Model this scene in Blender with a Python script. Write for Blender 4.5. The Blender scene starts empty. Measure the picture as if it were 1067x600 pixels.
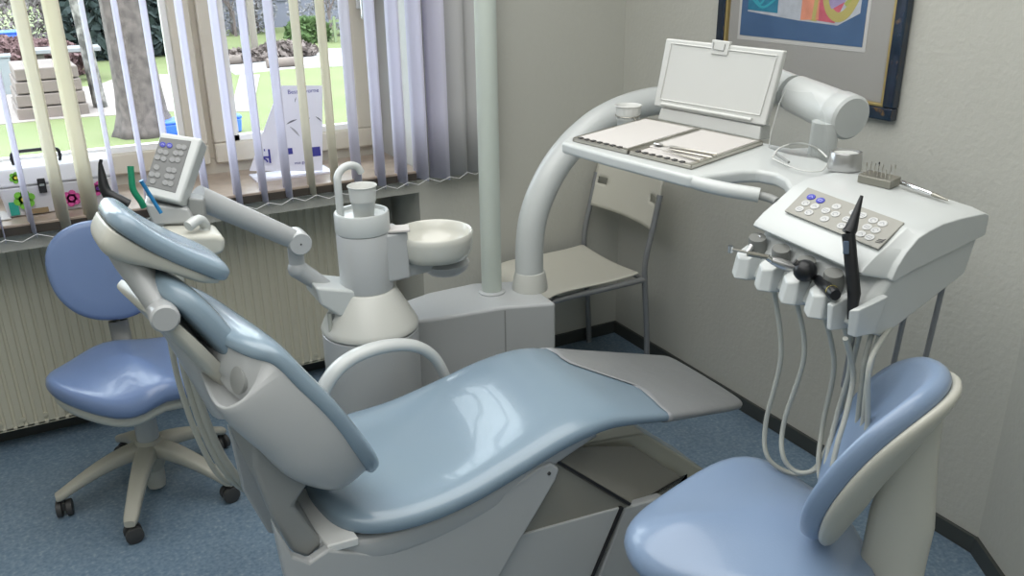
import bpy, bmesh, math, random
from math import pi, sin, cos, radians, sqrt
from mathutils import Vector, Matrix, Euler
V = Vector
col = bpy.context.scene.collection
rnd = random.Random(7)

# ------------------------------------------------------------------ camera geometry (perspective solved from the room's lines)
CAMLOC = V((-2.1115, -2.9512, 1.62))
CX, CY, FPX = 533.5, 300.0, 895.0
def _cd(px, py): return V(((px-CX)/FPX, -(py-CY)/FPX, -1.0))
_up = -_cd(566, 2600).normalized()
_x = _cd(2325, -75).normalized(); _x = (_x - _up*_x.dot(_up)).normalized()
_y = _up.cross(_x)
CM = Matrix((_x, _y, _up))            # world = CM @ cam
def ray(px, py): return CM @ _cd(px, py)
def AX(px, py, ax, val):
    r = ray(px, py); t = (val - CAMLOC[ax])/r[ax]; return CAMLOC + r*t
def atX(px, py, v): return AX(px, py, 0, v)
def atY(px, py, v): return AX(px, py, 1, v)
def atZ(px, py, v): return AX(px, py, 2, v)
def onplane(px, py, p0, n):
    r = ray(px, py); t = (p0 - CAMLOC).dot(n)/r.dot(n); return CAMLOC + r*t
cam = bpy.data.cameras.new('camera'); camo = bpy.data.objects.new('camera', cam); col.objects.link(camo)
cam.sensor_fit = 'HORIZONTAL'; cam.sensor_width = 36.0; cam.lens = 36.0*FPX/1067.0
cam.clip_start = 0.05; cam.clip_end = 400
camo.matrix_world = Matrix.Translation(CAMLOC) @ CM.to_4x4()
bpy.context.scene.camera = camo

# ------------------------------------------------------------------ materials
MATS = {}
def mat(name, c, rough=.5, metal=0., spec=.5, coat=0., noise=None, bump=None, trans=0., alpha=1., emit=None, sss=0.):
    """noise=(scale, amount, second colour); bump=(scale, strength)"""
    if name in MATS: return MATS[name]
    m = bpy.data.materials.new(name); m.use_nodes = True
    nt = m.node_tree; b = nt.nodes['Principled BSDF']
    b.inputs['Base Color'].default_value = (*c, 1); b.inputs['Roughness'].default_value = rough
    b.inputs['Metallic'].default_value = metal; b.inputs['Specular IOR Level'].default_value = spec
    b.inputs['Coat Weight'].default_value = coat; b.inputs['Transmission Weight'].default_value = trans
    b.inputs['Alpha'].default_value = alpha
    if emit: b.inputs['Emission Color'].default_value = (*emit[0], 1); b.inputs['Emission Strength'].default_value = emit[1]
    tc = nt.nodes.new('ShaderNodeTexCoord')
    if noise:
        n = nt.nodes.new('ShaderNodeTexNoise'); n.inputs['Scale'].default_value = noise[0]; n.inputs['Detail'].default_value = 4
        nt.links.new(tc.outputs['Object'], n.inputs['Vector'])
        r = nt.nodes.new('ShaderNodeValToRGB'); r.color_ramp.elements[0].position = .5-noise[1]; r.color_ramp.elements[1].position = .5+noise[1]
        r.color_ramp.elements[0].color = (*c, 1); r.color_ramp.elements[1].color = (*noise[2], 1)
        nt.links.new(n.outputs['Fac'], r.inputs['Fac']); nt.links.new(r.outputs['Color'], b.inputs['Base Color'])
    if bump:
        n = nt.nodes.new('ShaderNodeTexNoise'); n.inputs['Scale'].default_value = bump[0]; n.inputs['Detail'].default_value = 3
        nt.links.new(tc.outputs['Object'], n.inputs['Vector'])
        bp = nt.nodes.new('ShaderNodeBump'); bp.inputs['Strength'].default_value = bump[1]; bp.inputs['Distance'].default_value = .004
        nt.links.new(n.outputs['Fac'], bp.inputs['Height']); nt.links.new(bp.outputs['Normal'], b.inputs['Normal'])
    MATS[name] = m
    return m
def glassmat(name, tint, refl=.08, rough=.02, opac=0.):
    m = bpy.data.materials.new(name); m.use_nodes = True; nt = m.node_tree; nt.nodes.clear()
    o = nt.nodes.new('ShaderNodeOutputMaterial'); t = nt.nodes.new('ShaderNodeBsdfTransparent'); g = nt.nodes.new('ShaderNodeBsdfGlossy')
    t.inputs[0].default_value = (*tint, 1); g.inputs['Roughness'].default_value = rough
    mx = nt.nodes.new('ShaderNodeMixShader'); fr = nt.nodes.new('ShaderNodeLayerWeight'); fr.inputs['Blend'].default_value = refl
    nt.links.new(fr.outputs['Fresnel'], mx.inputs[0]); nt.links.new(t.outputs[0], mx.inputs[1]); nt.links.new(g.outputs[0], mx.inputs[2])
    last = mx
    if opac > 0:
        d = nt.nodes.new('ShaderNodeBsdfDiffuse'); d.inputs[0].default_value = (.8, .8, .8, 1)
        m2 = nt.nodes.new('ShaderNodeMixShader'); m2.inputs[0].default_value = opac
        nt.links.new(mx.outputs[0], m2.inputs[1]); nt.links.new(d.outputs[0], m2.inputs[2]); last = m2
    nt.links.new(last.outputs[0], o.inputs[0])
    return m

WHITE = mat('white_plastic', (.52, .545, .54), .32, coat=.15)
CREAM = mat('cream_plastic', (.51, .51, .455), .38)
GREYP = mat('grey_plastic', (.27, .28, .275), .4)
PALE = mat('pale_grey_plastic', (.43, .445, .45), .30, coat=.1)
BLUE = mat('blue_vinyl', (.205, .28, .355), .25, coat=.25, bump=(240, .05), noise=(3, .3, (.22, .295, .35)))
BLUES = mat('blue_stool_vinyl', (.215, .295, .43), .30, coat=.2, bump=(240, .05))
BLUEL = mat('deep_blue_stool_vinyl', (.14, .205, .365), .30, coat=.2, bump=(240, .05))
BLACK = mat('black_rubber', (.015, .015, .017), .45)
BLACKG = mat('black_gloss', (.010, .011, .013), .32, spec=.35)
DGREY = mat('dark_grey_rubber', (.05, .05, .05), .55)
STEEL = mat('brushed_steel', (.55, .53, .48), .3, metal=1.)
STEELD = mat('dull_steel', (.33, .32, .28), .4, metal=1.)
CHROME = mat('chrome', (.75, .76, .77), .12, metal=1.)
GREYMET = mat('grey_lacquered_metal', (.27, .28, .29), .35, metal=.4)
PAPER = mat('paper', (.52, .50, .48), .8)

# ------------------------------------------------------------------ mesh helpers
def frame(o, x, y, z):
    m = Matrix((x, y, z)).transposed().to_4x4(); m.translation = o; return m
def crom(pts, n=8, closed=False):
    """Catmull-Rom through points; extra values (radius) may ride along as longer tuples"""
    P = [tuple(p) for p in pts]; L = len(P); out = []
    rng = range(L if closed else L-1)
    for i in rng:
        p0 = P[(i-1) % L] if closed or i > 0 else P[0]
        p1 = P[i]; p2 = P[(i+1) % L]
        p3 = P[(i+2) % L] if closed or i+2 < L else P[-1]
        for k in range(n):
            t = k/n
            out.append(tuple(.5*((2*b) + (-a+c)*t + (2*a-5*b+4*c-d)*t*t + (-a+3*b-3*c+d)*t**3) for a, b, c, d in zip(p0, p1, p2, p3)))
    if not closed: out.append(P[-1])
    return out
class MB:
    def __init__(s, M=None): s.v = []; s.f = []; s.M = M or Matrix.Identity(4)
    def add(s, vs, fs):
        b = len(s.v); s.v += [s.M @ V(v) for v in vs]; s.f += [[b+i for i in f] for f in fs]; return s
    def box(s, c, d, R=None):
        x, y, z = d[0]/2, d[1]/2, d[2]/2; vs = []
        for sx in (-1, 1):
            for sy in (-1, 1):
                for sz in (-1, 1):
                    p = V((sx*x, sy*y, sz*z))
                    if R: p = R @ p
                    vs.append(p + V(c))
        return s.add(vs, [(0, 1, 3, 2), (4, 6, 7, 5), (0, 4, 5, 1), (2, 3, 7, 6), (0, 2, 6, 4), (1, 5, 7, 3)])
    def b2(s, lo, hi): return s.box([(a+b)/2 for a, b in zip(lo, hi)], [abs(b-a) for a, b in zip(lo, hi)])
    def hexa(s, bot, top):
        """prism between two matching polygons (lists of 3d points)"""
        n = len(bot)
        return s.add(list(bot)+list(top), [tuple(range(n))[::-1], tuple(range(n, 2*n))] + [(i, (i+1) % n, n+(i+1) % n, n+i) for i in range(n)])
    def prism(s, poly, axis, lo, hi):
        def P(p, h):
            q = list(p); q.insert(axis, h); return q
        return s.hexa([P(p, lo) for p in poly], [P(p, hi) for p in poly])
    def loft(s, rings, cap=True, closed=True):
        n = len(rings[0]); vs = [p for r in rings for p in r]; fs = []
        for i in range(len(rings)-1):
            for j in range(n if closed else n-1):
                k = (j+1) % n; fs.append((i*n+j, i*n+k, (i+1)*n+k, (i+1)*n+j))
        if cap: fs.append(tuple(range(n))[::-1]); fs.append(tuple((len(rings)-1)*n+j for j in range(n)))
        return s.add(vs, fs)
    def tube(s, pts, r, seg=12, flat=1.0, upv=None, cap=True):
        """sweep a circle; r number or list; flat squashes along the second axis"""
        P = [V(p[:3]) for p in pts]
        rs = r if isinstance(r, (list, tuple)) else [r]*len(P)
        rings = []; ref = None
        for i, p in enumerate(P):
            t = (P[min(i+1, len(P)-1)] - P[max(i-1, 0)])
            t = t.normalized() if t.length > 1e-9 else V((0, 0, 1))
            if ref is None:
                ref = V(upv) if upv else (V((0, 0, 1)) if abs(t.z) < .9 else V((1, 0, 0)))
            a = t.cross(ref)
            if a.length < 1e-6: a = t.cross(V((0, 1, 0)))
            a.normalize(); b = a.cross(t).normalized()
            if not upv: ref = b
            rings.append([p + a*rs[i]*cos(2*pi*k/seg) + b*rs[i]*flat*sin(2*pi*k/seg) for k in range(seg)])
        return s.loft(rings, cap)
    def lathe(s, prof, c=(0, 0, 0), seg=32, R=None, cap=True, sx=1, sy=1):
        rings = []
        for r, z in prof:
            ring = []
            for k in range(seg):
                p = V((r*cos(2*pi*k/seg)*sx, r*sin(2*pi*k/seg)*sy, z))
                if R: p = R @ p
                ring.append(p + V(c))
            rings.append(ring)
        return s.loft(rings, cap)
    def cyl(s, a, b, r, seg=20, r2=None):
        return s.tube([a, b], [r, r if r2 is None else r2], seg)
    def sphere(s, c, r, seg=16, sc=(1, 1, 1)):
        n = seg//2; rings = []
        for i in range(n+1):
            t = -pi/2 + pi*i/n; rr = max(cos(t), .001)
            rings.append([(c[0]+r*sc[0]*rr*cos(2*pi*k/seg), c[1]+r*sc[1]*rr*sin(2*pi*k/seg), c[2]+r*sc[2]*sin(t)) for k in range(seg)])
        return s.loft(rings)
    def build(s, name, m, parent=None, bevel=0, seg=3, smooth=35, sub=0, loc=None, solid=0, label=None):
        me = bpy.data.meshes.new(name)
        if parent is not None: W = WM[parent.name]
        elif loc is not None: W = Matrix.Translation(V(loc)) if not isinstance(loc, Matrix) else loc
        else:
            xs = [v.x for v in s.v]; ys = [v.y for v in s.v]; zs = [v.z for v in s.v]
            W = Matrix.Translation(V(((min(xs)+max(xs))/2, (min(ys)+max(ys))/2, min(zs))))
        Wi = W.inverted()
        me.from_pydata([Wi @ v for v in s.v], [], s.f)
        bm = bmesh.new(); bm.from_mesh(me); bmesh.ops.recalc_face_normals(bm, faces=bm.faces); bm.to_mesh(me); bm.free()
        for mm in (m if isinstance(m, (list, tuple)) else [m]): me.materials.append(mm)
        me.polygons.foreach_set('use_smooth', [True]*len(me.polygons))
        if smooth < 180: me.set_sharp_from_angle(angle=radians(smooth))
        o = bpy.data.objects.new(name, me); col.objects.link(o)
        if parent is not None: o.parent = parent; WM[o.name] = W
        else: o.matrix_world = W; WM[o.name] = W
        if solid:
            d = o.modifiers.new('s', 'SOLIDIFY'); d.thickness = solid; d.offset = 0
        if bevel:
            d = o.modifiers.new('b', 'BEVEL'); d.width = bevel; d.segments = seg; d.limit_method = 'ANGLE'; d.angle_limit = radians(30); d.harden_normals = False
            for e in me.edges: e.use_edge_sharp = False
            me.set_sharp_from_angle(angle=radians(80)) if False else None
            w = o.modifiers.new('w', 'WEIGHTED_NORMAL'); w.keep_sharp = False
        if sub:
            for e in me.edges: e.use_edge_sharp = False
            d = o.modifiers.new('u', 'SUBSURF'); d.levels = sub; d.render_levels = sub
        if label: o['label'] = label
        return o
WM = {}
def tag(o, label, cat, group=None):
    o['label'] = label; o['category'] = cat
    if group: o['group'] = group
    return o
def thing(name, label, cat, loc=(0, 0, 0), rz=0, group=None, M=None):
    o = bpy.data.objects.new(name, None); col.objects.link(o); o.empty_display_size = .05
    W = M if M is not None else Matrix.Translation(V(loc)) @ Matrix.Rotation(rz, 4, 'Z')
    o.matrix_world = W; WM[o.name] = W
    return tag(o, label, cat, group)
def struct(o): o['kind'] = 'structure'; return o
def superring(c, A, B, a, bt, bb, e=.5, n=28, dip=0.):
    """superellipse ring about c: A lateral axis, B normal axis, half width a, top bt, bottom bb; dip hollows the top"""
    out = []
    for k in range(n):
        t = 2*pi*k/n; ct, st = cos(t), sin(t)
        x = a*math.copysign(abs(ct)**e, ct); y = math.copysign(abs(st)**e, st)
        h = y*(bt if y > 0 else bb)
        if y > 0: h -= dip*(1-(x/max(a, 1e-6))**2)**2
        out.append(V(c) + A*x + B*h)
    return out
def copytree(o, loc=None, M=None, label=None):
    r = o.copy(); col.objects.link(r)
    if M is not None: r.matrix_world = M
    elif loc is not None: r.location = loc
    if label: r['label'] = label
    for ch in list(o.children):
        c = ch.copy(); col.objects.link(c); c.parent = r
        for g in list(ch.children):
            d = g.copy(); col.objects.link(d); d.parent = c
    return r
def text(body, size, M, m, parent, name='lettering', ext=.0004, align='CENTER'):
    cu = bpy.data.curves.new(name, 'FONT'); cu.body = body; cu.size = size; cu.align_x = align; cu.align_y = 'CENTER'; cu.extrude = ext; cu.resolution_u = 3
    t = bpy.data.objects.new(name, cu); col.objects.link(t)
    dg = bpy.context.evaluated_depsgraph_get(); me = bpy.data.meshes.new_from_object(t.evaluated_get(dg))
    bpy.data.objects.remove(t); me.materials.clear(); me.materials.append(m)
    W = WM[parent.name]; me.transform(W.inverted() @ M)
    o = bpy.data.objects.new(name, me); col.objects.link(o); o.parent = parent; WM[o.name] = W
    return o
# ------------------------------------------------------------------ room shell
WALLM = mat('woodchip_wallpaper', (.50, .50, .455), .85, spec=.2, bump=(60, .55), noise=(14, .3, (.485, .485, .44)))
WALLW = mat('window_wall_paint', (.50, .50, .455), .85, spec=.2, bump=(60, .4))
def floor_mat():
    m = mat('blue_linoleum', (.15, .25, .36), .34, spec=.5)
    nt = m.node_tree; b = nt.nodes['Principled BSDF']; tc = nt.nodes.new('ShaderNodeTexCoord')
    n1 = nt.nodes.new('ShaderNodeTexNoise'); n1.inputs['Scale'].default_value = 95; n1.inputs['Detail'].default_value = 3
    n2 = nt.nodes.new('ShaderNodeTexNoise'); n2.inputs['Scale'].default_value = 5; n2.inputs['Detail'].default_value = 5
    for n in (n1, n2): nt.links.new(tc.outputs['Object'], n.inputs['Vector'])
    r = nt.nodes.new('ShaderNodeValToRGB'); e = r.color_ramp.elements
    e[0].position = .33; e[0].color = (.135, .215, .305, 1); e[1].position = .62; e[1].color = (.225, .31, .40, 1)
    x = e.new(.72); x.color = (.31, .39, .46, 1)
    nt.links.new(n1.outputs['Fac'], r.inputs['Fac'])
    mx = nt.nodes.new('ShaderNodeMixRGB'); mx.blend_type = 'MULTIPLY'; mx.inputs[0].default_value = .35
    nt.links.new(r.outputs[0], mx.inputs[1]); nt.links.new(n2.outputs['Fac'], mx.inputs[2]); nt.links.new(mx.outputs[0], b.inputs['Base Color'])
    return m
FLOORM = floor_mat()
CEILM = mat('ceiling_paint', (.66, .66, .62), .9)
BASEM = mat('dark_baseboard_vinyl', (.045, .05, .047), .45)
XL, YB, ZC = -3.7, -4.1, 2.55
XO = -2.9        # left end of the niche and window, outside the frame
struct(MB().b2((XL-.1, YB-.1, -.05), (.25, .38, 0)).build('floor', FLOORM))
struct(MB().b2((XL-.1, YB-.1, ZC), (.25, .40, ZC+.05)).build('ceiling', CEILM))
wl_ = MB()
NX = -.926; WT = .35      # niche right end, window wall plane
SB, ST = .783, .875       # sill apron bottom, sill top
wl_.b2((NX, 0, 0), (.2, .45, ZC))                                  # wall right of the window
wl_.b2((XO-.9, 0, 0), (XO, .45, ZC))                               # left of the window
wl_.b2((XO, .316, 0), (NX, .45, SB))                               # niche back
wl_.b2((XO, 0, SB), (NX, .45, ST-.022))                            # apron under the sill
wl_.b2((XO, 0, 2.32), (NX, .45, ZC))                               # lintel
struct(wl_.build('wall_back', WALLW))
struct(MB().b2((0, -1.795, 0), (.2, 0, ZC)).build('wall_right', WALLM))
c1 = V((0, -1.795)); c2 = V((-.077, -1.918)); d = (c2-c1).normalized(); c3 = c1 + d*.30; nn = V((-d.y, d.x)); nn = nn if nn.x > 0 else -nn
def slab(p, q, n, t=.12): return [(p.x, p.y), (q.x, q.y), (q.x+n.x*t, q.y+n.y*t), (p.x+n.x*t, p.y+n.y*t)]
w = MB(); w.prism(slab(c1, c3, nn), 2, 0, ZC); w.prism(slab(c3, V((c3.x, YB)), V((1, 0))), 2, 0, ZC)
struct(w.build('wall_side', WALLM))
struct(MB().b2((XL-.1, YB, 0), (XL, .05, ZC)).build('wall_left', WALLM))
struct(MB().b2((XL, YB-.1, 0), (.2, YB, ZC)).build('wall_front', WALLM))
bh, bt = .056, .012
struct(MB().b2((NX, -bt, 0), (-bt, 0, bh)).build('baseboard_back', BASEM, bevel=.003))
struct(MB().b2((-bt, -1.795, 0), (0, 0, bh)).build('baseboard_right', BASEM, bevel=.003))
w = MB(); w.prism(slab(c1, c3, -nn, bt), 2, 0, bh); w.prism(slab(c3, V((c3.x, YB)), V((-1, 0)), bt), 2, 0, bh)
struct(w.build('baseboard_side', BASEM))
struct(MB().b2((XO, .316-bt, 0), (NX, .316, bh)).b2((NX-bt, 0, 0), (NX, .316, bh)).build('baseboard_niche', BASEM))
# sill
SILLM = mat('stone_sill', (.34, .27, .215), .3, noise=(22, .22, (.47, .38, .31)))
struct(MB().b2((XO, -.035, ST-.022), (NX-.002, .33, ST)).build('trim_1', SILLM, bevel=.004))
struct(MB().b2((XO, -.037, ST-.034), (NX-.002, -.030, ST-.008)).build('trim_3', mat('dark_sill_edge_shade', (.06, .05, .04), .6)))  # dark front edge of the sill, with the shadow beneath painted in
# ------------------------------------------------------------------ window: beige frame, two sashes, centre mullion, panes
WF = mat('beige_window_frame', (.62, .57, .48), .4)
WI = mat('white_window_gasket', (.85, .84, .83), .35)
yF = .35
win = struct(MB().b2((XO, yF, ST-.01), (NX, yF+.07, ST+.05)).b2((XO, yF, 2.26), (NX, yF+.07, 2.32)).b2((NX-.045, yF, ST+.05), (NX, yF+.07, 2.26))
    .b2((-1.625, yF, ST+.05), (-1.575, yF+.07, 2.26)).b2((XO, yF, ST+.05), (XO+.05, yF+.07, 2.26)).build('window_1', WF, bevel=.004))
def sash(x0, x1, nm):
    z0, z1 = ST+.035, 2.28; t = .075; y0 = yF-.03
    s = MB().b2((x0, y0, z0), (x1, yF+.03, z0+t)).b2((x0, y0, z1-t), (x1, yF+.03, z1)).b2((x0, y0, z0+t), (x0+t, yF+.03, z1-t)).b2((x1-t, y0, z0+t), (x1, yF+.03, z1-t))
    f = s.build(nm, WF, win, bevel=.008)
    g = .02; a0, a1, b0, b1 = x0+t, x1-t, z0+t, z1-t
    MB().b2((a0, yF-.012, b0), (a1, yF+.02, b0+g)).b2((a0, yF-.012, b1-g), (a1, yF+.02, b1)).b2((a0, yF-.012, b0), (a0+g, yF+.02, b1)).b2((a1-g, yF-.012, b0), (a1, yF+.02, b1)).build('glazing_bead', WI, f)
    MB().b2((a0+g, yF+.0, b0+g), (a1-g, yF+.004, b1-g)).build('pane', PANE, f)
PANE = glassmat('window_glass', (.97, .99, .98), .12)
sash(-1.59, NX-.04, 'window_sash'); sash(XO+.04, -1.61, 'window_sash')
# window handle on the right sash stile
h = MB().box((-1.00, yF-.04, 1.50), (.028, .014, .13)).build('window_handle', WI, win, bevel=.005)
MB().tube([(-1.00, yF-.05, 1.52), (-1.00, yF-.075, 1.52), (-1.00, yF-.075, 1.40)], .009).build('lever', CHROME, h)
# reveal lining at the right
struct(MB().b2((NX-.004, -.005, ST), (NX+.004, yF, 2.32)).build('trim_2', mat('reveal_paint', (.62, .62, .60), .6)))
# ------------------------------------------------------------------ radiator in the niche
RAD = mat('cream_radiator_enamel', (.53, .51, .41), .42)
rad = thing('radiator', 'long cream ribbed panel radiator in the niche under the window', 'radiator', (-1.9, .23, .06))
x0, x1 = -2.85, -1.01; z0, z1 = .085, .775; yfr = .20
prof = []; n = int((x1-x0)/.0335)
m = MB()
for i in range(n):                       # corrugated front
    a = x0+.03 + i*(x1-x0-.06)/n; p = (x1-x0-.06)/n
    prof += [(a, yfr), (a+p*.30, yfr), (a+p*.42, yfr+.006), (a+p*.62, yfr+.006), (a+p*.74, yfr)]
pts = [(x0, yfr)] + prof + [(x1, yfr)]
vs = []; fs = []
for x, y in pts: vs += [(x, y, z0), (x, y+.0, z0+.03), (x, y, z1-.03), (x, y, z1)]
for i in range(len(pts)-1):
    for k in range(3): fs.append((i*4+k, (i+1)*4+k, (i+1)*4+k+1, i*4+k+1))
for i, (x, y) in enumerate(pts): vs[i*4] = (x, yfr, z0); vs[i*4+3] = (x, yfr, z1)
m.add(vs, fs); m.build('front_panel', RAD, rad, smooth=20)
MB().b2((x0, yfr, z0), (x1, yfr+.085, z0+.012)).b2((x0, yfr, z1-.012), (x1, yfr+.085, z1)).b2((x1-.012, yfr, z0), (x1, yfr+.085, z1)).b2((x0, yfr+.075, z0), (x1, yfr+.085, z1)).build('casing', RAD, rad, bevel=.003)
for i in range(26): MB().cyl((x0+.05+i*.07, yfr+.004, z0+.035), (x0+.05+i*.07, yfr-.003, z0+.035), .008, 8).build('weld_spot', RAD, rad)
for i in range(3): MB().b2((x0+.2+i*.7, .28, .0), (x0+.23+i*.7, .315, .3)).build('wall_bracket', RAD, rad)
# ------------------------------------------------------------------ vertical blind
SLW = mat('lavender_white_slat', (.80, .79, .88), .8); SLC = mat('cream_slat', (.82, .79, .68), .8); SLSH = mat('shaded_slat', (.43, .43, .43), .8)  # last one: slats over the wall, their shade put into the colour
for m_ in (SLW, SLC):
    nt = m_.node_tree; b = nt.nodes['Principled BSDF']; tr = nt.nodes.new('ShaderNodeBsdfTranslucent'); mx = nt.nodes.new('ShaderNodeMixShader')
    tr.inputs[0].default_value = b.inputs['Base Color'].default_value; mx.inputs[0].default_value = .55
    nt.links.new(b.outputs[0], mx.inputs[1]); nt.links.new(tr.outputs[0], mx.inputs[2]); nt.links.new(mx.outputs[0], nt.nodes['Material Output'].inputs[0])
blind = thing('vertical_blind', 'white and cream vertical slat blind hanging open across the window', 'blind', (-1.6, -.06, 2.30))
MB().b2((-2.75, -.085, 2.34), (-.62, -.035, 2.38)).build('head_rail', WI, blind, bevel=.004)
yS = -.065
# (x, direction angle in degrees from +Y, material)
SL = []
ang = {}
x = -2.292
spec = [(-2.292, -7, SLW), (-2.212, -12, SLW), (-2.125, -24, SLC), (-2.045, -28, SLC), (-1.965, -6, SLW), (-1.878, -6, SLW), (-1.800, -6, SLW),
        (-1.70, -7, SLW), (-1.600, -7, SLW), (-1.515, -5, SLW), (-1.433, -6, SLW), (-1.350, -4, SLC), (-1.265, -3, SLC), (-1.185, -5, SLW), (-1.098, -5, SLW),
        (-1.018, -10, SLW), (-.940, -16, SLW), (-.865, -34, SLW), (-.80, -70, SLSH), (-.735, -72, SLSH), (-.675, -74, SLSH)]
for k, xx in enumerate((-2.37, -2.45, -2.53, -2.61, -2.69)): spec.insert(0, (xx, 3, SLW))
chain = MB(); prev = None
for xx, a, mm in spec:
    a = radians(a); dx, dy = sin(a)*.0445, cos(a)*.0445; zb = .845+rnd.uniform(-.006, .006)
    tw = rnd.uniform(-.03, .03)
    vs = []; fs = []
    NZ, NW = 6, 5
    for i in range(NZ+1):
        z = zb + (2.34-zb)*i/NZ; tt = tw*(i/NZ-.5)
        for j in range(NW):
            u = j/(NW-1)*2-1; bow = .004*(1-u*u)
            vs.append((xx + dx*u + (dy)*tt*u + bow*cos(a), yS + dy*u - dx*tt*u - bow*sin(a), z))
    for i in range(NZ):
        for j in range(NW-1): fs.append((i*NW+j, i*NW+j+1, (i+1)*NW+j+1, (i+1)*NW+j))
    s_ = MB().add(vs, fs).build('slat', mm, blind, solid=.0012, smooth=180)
    e0 = (xx-dx, yS-dy, zb+.012)
    if prev:
        for sg in (0,):
            mid = tuple((p+q)/2 for p, q in zip(prev, e0)); chain.tube([prev, (mid[0], mid[1], mid[2]-.016), e0], .0012, 5)
    prev = e0
chain.build('bead_chain', mat('bead_chain_plastic', (.72, .72, .72), .5), blind)
# ------------------------------------------------------------------ framed picture on the right wall
fr = thing('picture_frame', 'framed abstract print, marbled dark blue frame with gold inner edge', 'picture', (0, -.94, 1.165))
fx = -.03; y0, y1, z0, z1 = -1.327, -.575, 1.165, 2.15; t = .036
FM = mat('marbled_blue_black_frame', (.008, .014, .03), .25, coat=.5, noise=(16, .12, (.006, .022, .045)))
nt = FM.node_tree
n = nt.nodes.new('ShaderNodeTexNoise'); n.inputs['Scale'].default_value = 21; n.inputs['Detail'].default_value = 6
r = nt.nodes.new('ShaderNodeValToRGB'); r.color_ramp.elements[0].position = .60; r.color_ramp.elements[1].position = .70
mx = nt.nodes.new('ShaderNodeMixRGB'); mx.inputs[2].default_value = (.16, .09, .03, 1)
b = nt.nodes['Principled BSDF']; src = b.inputs['Base Color'].links[0].from_socket
nt.links.new(n.outputs['Fac'], r.inputs['Fac']); nt.links.new(r.outputs[0], mx.inputs[0]); nt.links.new(src, mx.inputs[1]); nt.links.new(mx.outputs[0], b.inputs['Base Color'])
GOLD = mat('gold_trim', (.52, .40, .17), .35, metal=.7)
def rectframe(m, y0, y1, z0, z1, t, xa, xb):
    m.b2((xa, y0, z0), (xb, y1, z0+t)).b2((xa, y0, z1-t), (xb, y1, z1)).b2((xa, y0, z0+t), (xb, y0+t, z1-t)).b2((xa, y1-t, z0+t), (xb, y1, z1-t)); return m
rectframe(MB(), y0, y1, z0, z1, t, fx, -.002).build('frame', FM, fr, bevel=.005)
rectframe(MB(), y0+t, y1-t, z0+t, z1-t, .009, fx+.004, -.006).build('gold_fillet', GOLD, fr, bevel=.002)
pm = MB().b2((-.012, y0+t, z0+t), (-.006, y1-t, z1-t)).build('mat_board', mat('grey_mat_board', (.40, .395, .375), .8), fr)
py0, py1, pz0, pz1 = -1.190, -.672, 1.348, 1.99
MB().b2((-.0135, py0-.006, pz0-.006), (-.012, py1+.006, pz1+.006)).build('inner_border', mat('white_border', (.60, .60, .58), .8), fr)
ART = mat('print_blue', (.06, .125, .25), .5, noise=(18, .2, (.075, .15, .29)))
art = MB().b2((-.0150, py0+.006, pz0+.008), (-.0135, py1-.006, pz1)).build('print', ART, fr)
xx = -.0158
def blob(name, c, pts, lift=0):
    m = MB(); x = xx - lift
    m.add([(x, y, z) for y, z in pts], [tuple(range(len(pts)))]); m.build(name, mat('ink_'+name, c, .5, noise=(30, .25, tuple(min(1, q*1.35+.02) for q in c))), art)
def R(y, z): return (py1 - y*(py1-py0), pz0 + z)
blob('pale_field', (.42, .45, .50), [R(.07, .085), R(.07, .6), R(.95, .6), R(.95, .10), R(.8, .062), R(.5, .068)])
blob('teal_field', (.02, .17, .27), [R(.07, .09), R(.07, .6), R(.30, .6), R(.33, .085)], .0004)
blob('pink_field', (.50, .10, .14), [R(.54, .075), R(.54, .35), R(.62, .6), R(.93, .6), R(.90, .2), R(.78, .068)], .0004)
blob('orange_patch', (.62, .25, .16), [R(.52, .07), R(.52, .13), R(.64, .2), R(.66, .075)], .0008)
blob('lilac_patch', (.30, .25, .42), [R(.72, .10), R(.70, .3), R(.82, .35), R(.84, .13)], .0008)
m = MB(); m.M = Matrix.Identity(4)
for pts, w_ in (([R(.62, .07), R(.63, .20), R(.59, .45)], .013), ([R(.68, .30), R(.70, .14), R(.77, .088), R(.86, .10), R(.93, .17), R(.95, .24)], .014)):
    m.tube([(xx-.0004, y, z) for y, z in crom(pts, 6)], w_, 6, flat=.04, upv=(1, 0, 0))
m.build('yellow_strokes', mat('ink_yellow', (.50, .44, .15), .5), art)
m = MB()
for pts in ([R(.10, .16), R(.18, .11), R(.27, .20), R(.30, .32)], [R(.09, .13), R(.2, .10), R(.31, .13)], [R(.12, .3), R(.2, .15), R(.31, .24)]):
    m.tube([(xx-.0006, y, z) for y, z in crom(pts, 6)], .004, 6, flat=.1, upv=(1, 0, 0))
m.build('turquoise_strokes', mat('ink_turquoise', (.05, .38, .48), .5), art)
m = MB()
for pts in ([R(.84, .12), R(.90, .16), R(.93, .25)], ):
    m.tube([(xx-.0008, y, z) for y, z in crom(pts, 6)], .006, 6, flat=.1, upv=(1, 0, 0))
m.build('green_strokes', mat('ink_green', (.42, .47, .12), .5), art)
MB().b2((-.0215, y0+t, z0+t), (-.020, y1-t, z1-t)).build('glass', glassmat('picture_glass', (.98, .98, .98), .10, .06), fr)
# ------------------------------------------------------------------ cuspidor / water unit (box base, column, bowl)
un = thing('water_unit', 'white floor-standing dental water unit with round column and cream spittoon bowl', 'dental unit', (-1.1, -.65, 0))
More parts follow.
